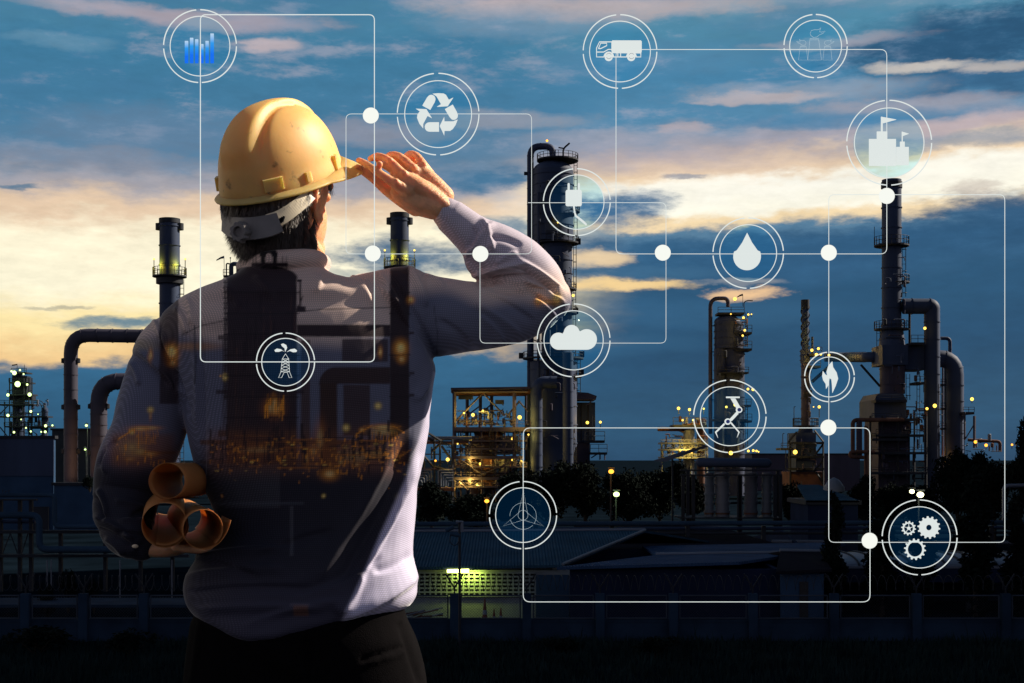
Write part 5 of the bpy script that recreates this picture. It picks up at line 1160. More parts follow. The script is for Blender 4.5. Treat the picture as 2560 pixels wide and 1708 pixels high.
def build_shirt():
    mb = MB()
    loft(mb, [(655, 632, 800, 2.49, .058), (672, 612, 812, 2.49, .066), (692, 582, 850, 2.49, .074), (714, 532, 935, 2.49, .085), (740, 470, 1000, 2.49, .098), (770, 428, 1045, 2.5, .11), (800, 404, 1062, 2.5, .12), (850, 406, 1074, 2.5, .13), (907, 424, 1084, 2.5, .135),
              (960, 440, 1083, 2.5, .135), (1080, 470, 1068, 2.5, .128), (1176, 496, 1050, 2.5, .12), (1264, 534, 1040, 2.5, .112), (1330, 545, 1034, 2.5, .112), (1380, 500, 1033, 2.5, .122), (1428, 474, 1040, 2.5, .13), (1463, 463, 1041, 2.5, .134),
              (1496, 467, 1036, 2.5, .134), (1522, 482, 1006, 2.5, .132), (1548, 512, 905, 2.49, .125), (1574, 560, 800, 2.47, .105), (1592, 604, 720, 2.46, .08)], 64, 2.4, 5)
    # collar stand
    limb(mb, [(612, 668, 2.50, 24), (660, 652, 2.43, 24), (720, 647, 2.42, 24), (780, 648, 2.45, 25), (806, 660, 2.51, 24)], 6, 14)
    # raised right arm: upper arm to elbow, forearm folded back to the cuff
    limb(mb, [(930, 782, 2.5, 104), (1000, 784, 2.5, 116), (1050, 790, 2.51, 108), (1110, 792, 2.51, 99), (1200, 790, 2.51, 86), (1290, 780, 2.52, 76), (1352, 762, 2.52, 64), (1384, 752, 2.52, 46)], 8, 36)
    limb(mb, [(1376, 742, 2.53, 52), (1345, 712, 2.53, 70), (1290, 664, 2.525, 76), (1240, 630, 2.52, 72), (1205, 606, 2.515, 62), (1180, 586, 2.51, 52), (1150, 560, 2.505, 44), (1118, 534, 2.50, 39)], 8, 36)
    limb(mb, [(1176, 640, 2.51, 20), (1188, 662, 2.515, 26), (1215, 680, 2.52, 34)], 6, 14)
    MB_c = limb(mb, [(1168, 576, 2.507, 49), (1145, 556, 2.504, 45), (1122, 537, 2.50, 42)], 5, 30, cap=False)
    # left arm on the hip
    limb(mb, [(470, 850, 2.5, 84), (430, 885, 2.5, 92), (404, 945, 2.5, 88), (386, 1020, 2.5, 92), (368, 1090, 2.5, 90), (334, 1165, 2.5, 92), (318, 1230, 2.5, 84), (312, 1285, 2.48, 76), (318, 1325, 2.46, 66), (336, 1352, 2.44, 52), (352, 1364, 2.44, 40)], 8, 36)
    me = fuse(mb, .0024, 7, .5)
    v = verts(me); n = norms(me); D = v[:, 1]
    px = 1280+v[:, 0]/D*F; py = HY-(v[:, 2]-CZ)/D*F
    back = np.clip(.5-n[:, 1]*1.2, 0, 1)
    disp = fold_disp(px, py)*back*1.05+.0016*vnoise(v, 16, 1)+.0008*vnoise(v, 38, 2)
    setverts(me, v+n*disp[:, None])
    v = verts(me)
    col = np.ones((len(v), 4)); px = 1280+v[:, 0]/2.42*F; py = HY-(v[:, 2]-CZ)/2.42*F
    # printed panel: on the back of the shirt; plain check cloth at the front
    px = 1280+v[:, 0]/D*F; py = HY-(v[:, 2]-CZ)/D*F
    c = refinery_print(px, py); plain = np.array((.58, .55, .66))
    f = np.clip((n[:, 1]+.05)/.35, 0, 1)[:, None]; c = c*(1-f)+plain*f
    col[:, :3] = c
    at = me.color_attributes.new('cloth_print', 'FLOAT_COLOR', 'POINT'); at.data.foreach_set('color', col.ravel())
    return link('shirt', me, shirt_mat(), man, 'full')
def shirt_mat():
    m = bpy.data.materials.new('shirt_cloth'); m.use_nodes = True; nt = m.node_tree; N = nt.nodes; L = nt.links; b = N['Principled BSDF']
    a = N.new('ShaderNodeVertexColor'); a.layer_name = 'cloth_print'
    tc = N.new('ShaderNodeTexCoord'); sp = N.new('ShaderNodeSeparateXYZ'); L.new(tc.outputs['Object'], sp.inputs[0])
    def mth(op, x, y=0.0):
        n = N.new('ShaderNodeMath'); n.operation = op
        for i, q in enumerate((x, y)):
            if isinstance(q, bpy.types.NodeSocket): L.new(q, n.inputs[i])
            else: n.inputs[i].default_value = q
        return n.outputs[0]
    k = 2*PI/.0036
    sx = mth('SINE', mth('MULTIPLY', mth('ADD', sp.outputs[0], sp.outputs[1]), k)); sz = mth('SINE', mth('MULTIPLY', mth('ADD', sp.outputs[2], mth('MULTIPLY', sp.outputs[1], .3)), k))
    wv = mth('MULTIPLY', mth('ADD', sx, 1), mth('ADD', sz, 1))            # 0..4 fine woven check
    fac = mth('ADD', mth('MULTIPLY', wv, .18), .82)
    mx = N.new('ShaderNodeMix'); mx.data_type = 'RGBA'; mx.blend_type = 'MULTIPLY'; mx.inputs[0].default_value = 1
    L.new(a.outputs[0], mx.inputs[6]); L.new(fac, mx.inputs[7]); L.new(mx.outputs[2], b.inputs['Base Color'])
    b.inputs['Roughness'].default_value = .75; b.inputs['Specular IOR Level'].default_value = .25; b.inputs['Sheen Weight'].default_value = .45; b.inputs['Sheen Roughness'].default_value = .28
    bp = N.new('ShaderNodeBump'); bp.inputs['Strength'].default_value = .06; bp.inputs['Distance'].default_value = .0006; L.new(wv, bp.inputs['Height']); L.new(bp.outputs[0], b.inputs['Normal'])
    t = N.new('ShaderNodeBsdfTranslucent'); L.new(mx.outputs[2], t.inputs[0]); ms = N.new('ShaderNodeMixShader'); ms.inputs[0].default_value = .15
    L.new(b.outputs[0], ms.inputs[1]); L.new(t.outputs[0], ms.inputs[2]); L.new(ms.outputs[0], N['Material Output'].inputs[0]); return m
shirt = build_shirt()
c0 = W(338, 1366, 2.355)
MB().sphere(c0, .0055, 12, 6, (1, .45, .6)).build('cuff_button', mat('button', (.75, .6, .4), .3), shirt, True)

def build_trousers():
    mb = MB(); D = 2.5
    loft(mb, [(1470, 540, 1000, D, .115), (1540, 487, 1014, D, .125), (1595, 476, 1040, D, .132), (1650, 468, 1056, D, .136), (1708, 463, 1066, D, .138), (1790, 466, 1072, D, .13), (1850, 480, 1066, D, .11)], 56, 2.5)
    for px, s in ((618, -1), (912, 1)):
        x = W(px, 0, 2.5).x
        limb(mb, [(x, D, .86, .105), (x, D, .70, .098), (x, D-.01, .50, .074), (x, D+.01, .30, .066), (x, D+.01, .09, .056)], 8, 28, False)
    me = fuse(mb, .006, 6); v = verts(me); n = norms(me); px = 1280+v[:, 0]/v[:, 1]*F; py = HY-(v[:, 2]-CZ)/v[:, 1]*F
    d = np.zeros(len(v))
    for (x0, y0), (x1, y1), w, h in (((905, 1650), (1010, 1618), 7, -.006), ((905, 1662), (1010, 1632), 6, .004), ((1000, 1560), (1050, 1708), 8, -.005), ((765, 1600), (770, 1708), 9, -.008), ((500, 1560), (480, 1708), 9, .004), ((640, 1620), (780, 1700), 18, .005)):
        ax, ay = x1-x0, y1-y0; L = math.hypot(ax, ay); t = ((px-x0)*ax+(py-y0)*ay)/L**2; dist = ((px-x0)*ay-(py-y0)*ax)/L
        d += h*np.exp(-(dist/w)**2)*((t > -.02) & (t < 1.02))
    setverts(me, v+n*(d*(n[:, 1] < 0)+.0015*vnoise(v, 14, 4))[:, None])
    link('trousers', me, mat('trouser_cloth', (.0035, .003, .0035), .95, 0, .03, 60, .15, .2, 500), man, 'full')
    for px in (618, 912):
        x = W(px, 0, 2.5).x; sh = MB(); limb(sh, [(x, 2.47, .05, .045), (x, 2.54, .05, .048), (x+.01, 2.66, .042, .045), (x+.015, 2.74, .032, .030)], 6, 18, False)
        sh.box((x+.005, 2.59, .010), (.085, .30, .02)); link('shoe', fuse(sh, .005, 4), 'blackrubber', man, 'full')
build_trousers()

# hair: grown from the head's own surface, with short strands at its ragged edges
def build_hair():
    rng = np.random.default_rng(12); me = body.data; v = verts(me); n = norms(me)
    Rm = np.array(HEADR); L = (v-np.array(HEADC)) @ Rm; x, y, z = L.T; py = HY-(v[:, 2]-CZ)/v[:, 1]*F
    j = .004*vnoise(v, 120, 5)+.004*vnoise(v, 300, 6)
    ear = (np.abs(x) > .070) & (y > -.034) & (y < .020) & (z < .045) & (z > -.048)
    top = (z > .050) & (y < .075+j); side = (np.abs(x) > .045) & (y < np.where(z > .015, .034, .018-(.015-z)*.75)+j) & (z > -.050+np.maximum(0, y)*.9+j)
    nape = (y < -.012+j) & (py < 650+j*900) & (z > -.13)
    ins = (top | side | nape) & ~ear & (z > -.14) & (np.hypot(x, y) < .15)
    hq = (v-np.array(HATC)) @ np.array(HATR); ins &= hq[:, 2] < .004
    pol = np.empty(len(me.polygons)*4, int)
    try: me.polygons.foreach_get('vertices', pol); fs = pol.reshape(-1, 4)
    except Exception: fs = np.array([tuple(p.vertices)[:4] for p in me.polygons if len(p.vertices) == 4])
    fs = fs[ins[fs].all(1)]; used = np.unique(fs); mp_ = -np.ones(len(v), int); mp_[used] = np.arange(len(used))
    hv = v+n*(.0070+.0015*vnoise(v, 250, 8))[:, None]; V = [tuple(q) for q in hv[used]]; Fc = [tuple(q) for q in mp_[fs]]
    dn = np.array(HEADR @ Vector((0, -.15, -1)))
    for k in rng.choice(used, 15000):
        p, nn = hv[k], n[k]
        if hq[k, 2] > -.012: continue
        Ls = rng.uniform(.009, .019); d = dn+nn*.32+rng.normal(0, .2, 3); d = d/np.linalg.norm(d); s = np.cross(d, nn); s = s/np.linalg.norm(s)*.0007
        p = p+nn*.001; o = len(V); V += [tuple(p-s), tuple(p+s), tuple(p+d*Ls+s*.2), tuple(p+d*Ls-s*.2)]; Fc.append((o, o+1, o+2, o+3))
    MB().add(V, Fc).build('hair', mat('hair', (.045, .030, .024), .5, 0, .5, 90, .4), man, 'full')
build_hair()

# hard hat
def build_hat():
    M['hat'] = mat('hat_plastic', (.90, .54, .18), 0.5, 0, .3, 9, .13, .03, 120, sss=.5, ssscol=(.05, .028, .01), transl=.22)
    n, m = 160, 60; v = []; f = []; H = lambda p: HATC+HATR @ Vector(p)
    sm = lambda x, a, b: (lambda t: t*t*(3-2*t))(min(1, max(0, (x-a)/(b-a))))
    for i in range(m+1):
        u = PI/2*i/m
        for j in range(n):
            ph = 2*PI*j/n; s = max(1e-4, math.cos(u))**.8; x, y, z = HA*s*math.sin(ph), HB*s*math.cos(ph), HH*math.sin(u)**.95
            # raised ridge running front to back, widening and fading towards the back, with a groove along each flank
            t = (z/HH); back = -y/HB; wd = .016+.020*max(0, back); hgt = sm(t, .34, .62); ax = abs(x)
            ridge = .0085*hgt*(1-sm(ax, wd*.75, wd*1.25)); groove = -.0050*hgt*math.exp(-((ax-wd*1.45)/(.006))**2)*(1 if back > -.4 else .4)
            nn = Vector((x/HA**2, y/HB**2, z/HH**2+1e-6)).normalized(); p = Vector((x, y, z))+nn*(ridge+groove+.0022*(1-sm(t, 0.0, .22)))
            v.append(H(p))
    for i in range(m):
        for j in range(n): f.append((i*n+j, i*n+(j+1) % n, (i+1)*n+(j+1) % n, (i+1)*n+j))
    hat = thing_part = MB().add(v, f).build('hard_hat', 'hat', man, 'full')
    nt = M['hat'].node_tree; N = nt.nodes; L = nt.links; b = N['Principled BSDF']; src = b.inputs['Base Color'].links[0].from_socket     # scuffs and specks of dirt
    tc = N.new('ShaderNodeTexCoord'); nz = N.new('ShaderNodeTexNoise'); nz.inputs['Scale'].default_value = 34; nz.inputs['Detail'].default_value = 5; L.new(tc.outputs['Object'], nz.inputs['Vector'])
    mr = N.new('ShaderNodeMapRange'); L.new(nz.outputs[0], mr.inputs[0]); mr.inputs[1].default_value = .635; mr.inputs[2].default_value = .70; mr.inputs[3].default_value = 0; mr.inputs[4].default_value = .75
    mx = N.new('ShaderNodeMix'); mx.data_type = 'RGBA'; L.new(mr.outputs[0], mx.inputs[0]); L.new(src, mx.inputs[6]); mx.inputs[7].default_value = (.16, .09, .05, 1); L.new(mx.outputs[2], b.inputs['Base Color'])
    # brim with visor, rolled edge
    prof = []; v = []; f = []; K = 9
    for j in range(n):
        ph = 2*PI*j/n; c = max(0, math.cos(ph))**.62; ex = .0105+.040*c**1.5; dr = .004+.008*c**1.5
        d = Vector((math.sin(ph), math.cos(ph), 0)); base = Vector((HA*math.sin(ph), HB*math.cos(ph), 0))
        ring = [(-.004, .004, 0), (ex*.5, .0005, .5), (ex, -.0005, 1), (ex+.0022, -.0025, 1), (ex+.001, -.0052, 1), (ex-.002, -.0052, 1), (ex*.5, -.0036, .5), (-.003, -.002, 0), (-.005, .0, 0)]
        for rr, zz, k in ring: v.append(H(base+d*rr+Vector((0, 0, zz-dr*k*1.2+.016*c**1.5*(1-k)))))
    for j in range(n):
        for k in range(K): f.append((j*K+k, j*K+(k+1) % K, ((j+1) % n)*K+(k+1) % K, ((j+1) % n)*K+k))
    MB().add(v, f).build('brim', 'hat', hat, 'full')
    # slots / clips round the lower edge
    def clip(ph, w, h, t=.006):
        a = R(ph); c = Vector((HA*math.sin(a), HB*math.cos(a), h/2+.004)); d = Vector((math.sin(a)/HA, math.cos(a)/HB, 0)).normalized(); s = Vector((d.y, -d.x, 0)); vs = []
        for sx in (-1, 1):
            for dd in (-.004, t):
                for sz in (-1, 1): vs.append(H(c+s*sx*w/2*(1 if dd < 0 else .93)+d*(dd if sz < 0 else dd*.8-.0)+Vector((0, 0, sz*h/2*(1 if dd < 0 else .93)))))
        MB().add(vs, [(0, 1, 3, 2), (4, 6, 7, 5), (0, 4, 5, 1), (2, 3, 7, 6), (0, 2, 6, 4), (1, 5, 7, 3)]).build('clip', 'hat', hat)
    clip(139, .036, .022); clip(107, .011, .017); clip(68, .018, .026); clip(-132, .02, .024); clip(-100, .03, .02)
    # suspension: side straps, nape band and ratchet knob
    M['strap'] = mat('strap_plastic', (.58, .50, .36), .45, 0, .4, 30, .1); M['strap_dark'] = mat('nape_pad', (.16, .145, .14), .55, 0, .4, 40, .15)
    def ribbon(name, pts, w0, m, t=.003, parent=None):
        """pts: (px, py_mid, D, half width px)"""
        C = catmull([(*W(a, b, d), hw*mp(d)) for a, b, d, hw in pts], 8); vs = []; fs = []
        for i, q in enumerate(C):
            p = Vector(q[:3]); tg = Vector(C[min(i+1, len(C)-1)][:3])-Vector(C[max(i-1, 0)][:3]); nrm = Vector((p.x-HEADC.x, p.y-HEADC.y, 0)).normalized(); up = tg.cross(nrm).normalized()
            for s, o in ((1, t), (1, -t), (-1, -t), (-1, t)): vs.append(p+up*q[3]*s+nrm*o)
        k = len(C)
        for i in range(k-1):
            for j in range(4): fs.append((i*4+j, i*4+(j+1) % 4, i*4+4+(j+1) % 4, i*4+4+j))
        fs += [(3, 2, 1, 0), tuple((k-1)*4+j for j in range(4))]
        return MB().add(vs, fs).build(name, m, hat)
    ribbon('side_strap', [(792, 458, 2.45, 20), (768, 492, 2.425, 17), (735, 522, 2.405, 17), (700, 545, 2.393, 19), (672, 556, 2.388, 20)], 0, 'strap')
    ribbon('nape_band', [(700, 556, 2.386, 24), (672, 565, 2.383, 27), (640, 571, 2.383, 28), (605, 572, 2.395, 27), (578, 567, 2.425, 24), (560, 560, 2.46, 18)], 0, 'strap_dark', .004)
    ribbon('far_strap', [(566, 556, 2.45, 12), (556, 535, 2.49, 10), (556, 512, 2.53, 9)], 0, 'strap_dark')
    for i in range(7):
        a = i/6; c = W(684+a*24, 553-a*14+9, 2.385); MB().box(c, (.004, .004, .010), 0, .3).build('adjuster_tooth', 'blackrubber', hat)
    kc = W(607, 581, 2.388); ax = (Vector((kc.x-HEADC.x, kc.y-HEADC.y, -.01))).normalized(); e1 = ax.orthogonal().normalized(); e2 = ax.cross(e1); v = []; f = []; q = 36
    for lay, (dz, k) in enumerate(((0, 1), (.012, 1), (.016, .88), (.016, .55), (.010, .5))):
        for j in range(q):
            a = 2*PI*j/q; rr = .0165*k*(1+(.10*math.copysign(abs(math.sin(a*4.5))**.5, math.sin(a*4.5*2)) if k > .8 else 0)); v.append(kc+ax*dz+(e1*math.cos(a)+e2*math.sin(a))*rr)
    f = [(l*q+j, l*q+(j+1) % q, (l+1)*q+(j+1) % q, (l+1)*q+j) for l in range(4) for j in range(q)]+[tuple(4*q+j for j in range(q)), tuple(range(q-1, -1, -1))]
    MB().add(v, f).build('ratchet_knob', 'strap_dark', hat)
build_hat()

# paper rolls under the left hand
def paper_rolls():
    m = mat('kraft_paper', (.60, .27, .09), .6, 0, .2, 14, .08, .05, 60, transl=.45)
    def roll(front, far, r, start, turns, label, flap=0):
        a, b = W(*front), W(*far); ax = (b-a).normalized(); u = ax.cross(Vector((0, 0, 1))).normalized(); w = u.cross(ax); v = []; f = []
        n = 90; L = 10
        for i in range(n+1):
            t = i/n; an = start+turns*2*PI*t; rr = r*(.90+.11*t); d = (u*math.cos(an)+w*math.sin(an))*rr
            if flap and t > .92:
                k = (t-.92)/.08; tang = (-u*math.sin(an)+w*math.cos(an)); d = d+tang*flap*k*k+d.normalized()*flap*.35*k*k
            for j in range(L+1): v.append(a+(b-a)*(j/L)+d)
        fs = [(i*(L+1)+j, (i+1)*(L+1)+j, (i+1)*(L+1)+j+1, i*(L+1)+j+1) for i in range(n) for j in range(L)]
        o = MB().add(v, fs).build('paper_roll', m, None, 'full'); so = o.modifiers.new('thickness', 'SOLIDIFY'); so.thickness = .0007; so.offset = 0
        tag(o, label, 'paper roll', 'rolled drawings held at the hip')
    roll((418, 1203, 2.30), (494, 1199, 2.49), 47*mp(2.30), 2.6, 1.35, 'topmost of three brown paper rolls, resting on the other two at the man\'s left elbow')
    roll((412, 1312, 2.29), (414, 1243, 2.74), 58*mp(2.29), -2.0, 1.3, 'widest brown paper roll, lower left of the three by the cuff')
    roll((509, 1323, 2.27), (462, 1290, 2.70), 52*mp(2.27), -.9, 1.12, 'brown paper roll with its loose edge sticking out, lower right of the three', .020)
paper_rolls()
# ------------------------------------------------------------------ glowing figures and lines hanging in the air round the man
HD = 2.18
def holo(name, col, s, tr):
    m = bpy.data.materials.new(name); m.use_nodes = True; nt = m.node_tree; nt.nodes.clear(); N = nt.nodes
    e = N.new('ShaderNodeEmission'); e.inputs[0].default_value = (*col, 1); e.inputs[1].default_value = s
    t = N.new('ShaderNodeBsdfTransparent'); o = N.new('ShaderNodeOutputMaterial')
    if isinstance(tr, tuple):
        t.inputs[0].default_value = (*tr, 1); a = N.new('ShaderNodeAddShader'); nt.links.new(e.outputs[0], a.inputs[0]); nt.links.new(t.outputs[0], a.inputs[1])
    else:
        a = N.new('ShaderNodeMixShader'); a.inputs[0].default_value = tr; nt.links.new(e.outputs[0], a.inputs[1]); nt.links.new(t.outputs[0], a.inputs[2])
    nt.links.new(a.outputs[0], o.inputs[0]); return m
M['holo'] = holo('light_line', (.80, .86, .84), .50, .14); M['holo_thin'] = holo('light_thin', (.62, .78, .86), .42, .35); M['holo_dot'] = holo('light_dot', (.93, .95, .88), .54, .02)
M['holo_disc'] = holo('light_disc', (0, .004, .0115), .54, (.82, .97, 1.0)); M['holo_navy'] = holo('light_navy', (.01, .02, .11), .54, .1)
M['holo_bar'] = holo('light_bar', (.02, .22, .95), .54, .15)
def bar_ramp():
    nt = M['holo_bar'].node_tree; N = nt.nodes; tc = N.new('ShaderNodeTexCoord'); sp = N.new('ShaderNodeSeparateXYZ'); r = N.new('ShaderNodeValToRGB')
    r.color_ramp.elements[0].position = .3; r.color_ramp.elements[0].color = (.01, .16, .9, 1); r.color_ramp.elements[1].position = 1; r.color_ramp.elements[1].color = (.5, .68, .86, 1)
    k = r.color_ramp.elements.new(.68); k.color = (.03, .33, .85, 1)
    nt.links.new(tc.outputs['Generated'], sp.inputs[0]); nt.links.new(sp.outputs[2], r.inputs[0]); nt.links.new(r.outputs[0], N['Emission'].inputs[0])
bar_ramp()
hk = mp(HD)
def HP(x, y, d=0.0): p = W(x, y, HD); return Vector((p.x, HD+d, p.z))
def plate(parent, name, pts, m='holo', d=0.0, th=.0022): return MB().prism([HP(x, y, d) for x, y in pts], (0, th, 0)).build(name, m, parent)
def stroke(parent, name, lines, w, m='holo', d=0.0):
    mb = MB()
    for l in lines: mb.tube([HP(x, y, d) for x, y in l], w*.42*hk, 6)
    return mb.build(name, m, parent, True)
def circ(cx, cy, r, a0=0, a1=360, n=48): return [(cx+r*math.cos(R(a0+(a1-a0)*i/n)), cy-r*math.sin(R(a0+(a1-a0)*i/n))) for i in range(n+1)]
IG = 'glowing round symbols in the air'
def icon(cx, cy, ro, ri, label, gap=(92, 2, 268, 183)):
    r = thing('light_symbol', label, 'symbol', HP(cx, cy), IG)
    MB().prism([HP(x, y, .0045) for x, y in circ(cx, cy, ri, n=64)[:-1]], (0, .0012, 0)).build('disc', 'holo_disc', r)
    MB().tube([HP(x, y) for x, y in circ(cx, cy, ri, n=96)], 1.15*hk, 6, False).build('inner_ring', 'holo', r, True)
    g = [93.5, 1.5, -89, -174]
    for a, b in ((4, 89.5), (96, 178), (-176, -93), (-87, -.5)):
        MB().tube([HP(x, y) for x, y in circ(cx, cy, ro, a, b, 40)], 1.5*hk, 6).build('outer_arc', 'holo', r, True)
    return r
def loc(pts, x0, y0, s): return [(x0+x/s, y0+y/s) for x, y in pts]

# bar chart
r = icon(500, 115.5, 91, 74.7, 'round glowing symbol with six blue chart bars, upper left')
for x0, x1, y in ((462, 523, 690), (558, 618, 632), (655, 711, 660), (767, 808, 748), (848, 905, 690), (940, 1001, 551)):
    plate(r, 'chart_bar', loc([(x0, y), (x1, y), (x1, 1102), (x0, 1102)], 400, 10, 7.468), 'holo_bar')
# recycling arrows
r = icon(1095.3, 285.5, 102, 83.6, 'round glowing symbol with three white recycling arrows')
q = lambda p: loc(p, 960, 160, 6.032)
rd = lambda cx, cy, rr, a0, a1, n=10: [(cx+rr*math.cos(R(a0+(a1-a0)*i/n)), cy-rr*math.sin(R(a0+(a1-a0)*i/n))) for i in range(n+1)]
plate(r, 'arrow_tail', q([(579, 625), (650, 505)]+rd(713, 528, 63, 148, -20)+[(765, 570), (697, 690)]))
plate(r, 'arrow_head', q([(735, 447), (820, 441), (900, 446), (935, 466), (978, 540), (1043, 507), (960, 634), (800, 643), (860, 606), (790, 485)]))
plate(r, 'arrow_tail', q([(918, 680), (1037, 612), (1105, 735)]+rd(1050, 775, 64, 30, -120)+[(990, 800)]))
plate(r, 'arrow_head', q([(1110, 838), (1080, 915), (1035, 980), (995, 1006), (912, 1006), (908, 1078), (840, 935), (908, 798), (912, 866), (1040, 866)]))
plate(r, 'arrow_tail', q([(829, 879), (829, 1018), (690, 1018)]+rd(682, 949, 68, 270, 95)+[(700, 879)]))
plate(r, 'arrow_head', q([(590, 970), (530, 895), (497, 810), (505, 760), (540, 712), (482, 674), (640, 682), (722, 815), (655, 780), (590, 900)]))
# truck
r = icon(1550, 129, 92, 76, 'round glowing symbol with a white box truck')
q = lambda p: loc(p, 1440, 20, 7.127)
plate(r, 'cargo_box', q([(632, 600), (650, 578), (1155, 578), (1172, 595), (1172, 765), (1163, 805), (650, 800), (632, 760)]))
stroke(r, 'cab_outline', [q([(640, 605), (418, 605), (366, 715), (366, 874), (500, 874)]), q([(640, 740), (575, 740), (492, 786), (368, 786)]), q([(400, 725), (440, 628), (548, 628), (548, 672), (440, 725), (400, 725)]), q([(660, 874), (905, 874)]), q([(1065, 874), (1155, 874), (1155, 800)]), q([(745, 805), (745, 870)]), q([(795, 805), (795, 870)])], 3)
for cx in (583, 985):
    plate(r, 'wheel', q(rd(cx, 868, 74, 0, 345, 24))); plate(r, 'wheel_arch', q(rd(cx, 880, 94, 5, 175, 16)+rd(cx, 880, 66, 175, 5, 16)), d=-.0026, th=.002)
    stroke(r, 'wheel_hub', [q(rd(cx, 870, 48, 30, 150, 8)), q(rd(cx, 870, 48, 210, 330, 8))], 1.0, 'holo_navy', -.004)
# power plant
r = icon(2039, 115.4, 79, 64.8, 'round glowing symbol with three thin lined smoking chimneys')
q = lambda p: loc(p, 1940, 20, 7.84)
stroke(r, 'chimney_outline', [q([(665, 600), (838, 600), (838, 625), (665, 625), (665, 600)]), q([(665, 625), (622, 1022), (892, 1022), (838, 625)])], 1.1, 'holo_thin')
for x0, m_ in ((441, 0), (918, 0)): stroke(r, 'chimney_outline', [q([(x0+32, 748), (x0+152, 748), (x0+152, 765), (x0+32, 765), (x0+32, 748)]), q([(x0+32, 765), (x0, 1022), (x0+180, 1022), (x0+152, 765)])], .9, 'holo_thin')
smoke = [(740, 580), (690, 550), (668, 500), (690, 445), (750, 428), (820, 428), (855, 415), (878, 385), (865, 430), (850, 468), (900, 475), (968, 452), (930, 495), (850, 530), (800, 570), (740, 580)]
stroke(r, 'smoke_outline', [q(smoke)], 1.1, 'holo_thin')
stroke(r, 'smoke_outline', [q([(545-(x-740)*.62*1, 735+(y-580)*.62) for x, y in smoke])], .9, 'holo_thin'); stroke(r, 'smoke_outline', [q([(995+(x-740)*.65, 735+(y-580)*.62) for x, y in smoke])], .9, 'holo_thin')
# flagged towers
r = icon(2223, 357, 106, 87, 'round glowing symbol with two white towers flying pennants')
q = lambda p: loc(p, 2100, 240, 6.03)
plate(r, 'tower', q([(440, 1052), (440, 648), (558, 648), (558, 535), (714, 535), (714, 648), (845, 648), (845, 1052)])); plate(r, 'tower', q([(852, 1042), (852, 768), (908, 768), (908, 688), (977, 688), (977, 768), (1038, 768), (1038, 1042)]))
plate(r, 'pennant', q([(621, 533), (621, 312), (852, 355), (645, 412), (645, 533)])); plate(r, 'pennant', q([(935, 686), (935, 537), (1040, 569), (947, 603), (947, 686)]))
# plug
r = icon(1442, 505.5, 83.5, 68, 'round glowing symbol with a white electric plug')
q = lambda p: loc(p, 1340, 420, 8.709)
plate(r, 'plug_body', q(rd(685, 517, 40, 180, 90, 5)+rd(957, 517, 40, 90, 0, 5)+rd(957, 790, 40, 0, -90, 5)+rd(685, 790, 40, 270, 180, 5)))
for x in (712, 932): plate(r, 'plug_pin', q(rd(x, 352, 24, 180, 0, 8)+[(x+24, 478), (x-24, 478)]))
plate(r, 'plug_cable', q([(806, 828), (842, 828), (858, 960), (885, 1030), (1040, 1150), (1100, 1210), (1108, 1242), (1090, 1250), (1000, 1175), (850, 1050), (825, 960)]))
# water drop
r = icon(1870.5, 633, 88, 71, 'round glowing symbol with a white water drop')
plate(r, 'drop', [(1868, 582), (1880, 606), (1894, 626)]+rd(1868, 641, 34.5, 20, -200, 28)+[(1842, 626), (1856, 606)])
# flame
r = icon(2073.7, 942.6, 62, 50, 'small round glowing symbol with a white flame')
q = lambda p: loc(p, 1600, 700, 2.6135)
plate(r, 'flame_tongue', q([(1257, 532), (1262, 570), (1285, 605), (1295, 645), (1280, 690), (1258, 738), (1256, 690), (1252, 650), (1238, 640), (1225, 625), (1220, 600), (1232, 560)]))
plate(r, 'flame_tongue', q([(1193, 596), (1208, 618), (1226, 628), (1236, 645), (1228, 690), (1214, 712), (1212, 680), (1195, 655), (1189, 628)]), d=-.003)
# robot arm
r = icon(1824.6, 1041, 90.5, 73.6, 'round glowing symbol with a white robot arm and claw')
plate(r, 'base_plate', q([(563, 762), (652, 762), (652, 772), (563, 772)])); plate(r, 'upper_arm', q([(592, 774), (623, 774), (654, 828), (630, 838)])); plate(r, 'fore_arm', q([(630, 862), (645, 874), (600, 922), (584, 912)]))
for cx, cy in ((646, 849), (572, 926)):
    plate(r, 'joint', q(circ(cx, cy, 21, n=24)[:-1]), d=-.003); plate(r, 'joint_hub', q(circ(cx, cy, 12, n=20)[:-1]), 'holo_navy', -.0055)
plate(r, 'claw', q([(550, 935), (556, 945), (500, 998), (511, 1034), (490, 994)])); plate(r, 'claw', q([(588, 932), (598, 930), (652, 994), (634, 1032), (644, 996)]))
# clouds
r = icon(1434, 851, 91, 74, 'round glowing symbol with a white cloud, at the raised elbow')
q = lambda p: loc(p, 1260, 340, 2.53)
plate(r, 'cloud', q([(345, 1352)]+rd(345, 1298, 54, 260, 62, 14)+rd(428, 1245, 50, 172, 14, 12)+rd(523, 1287, 65, 128, -88, 18)))
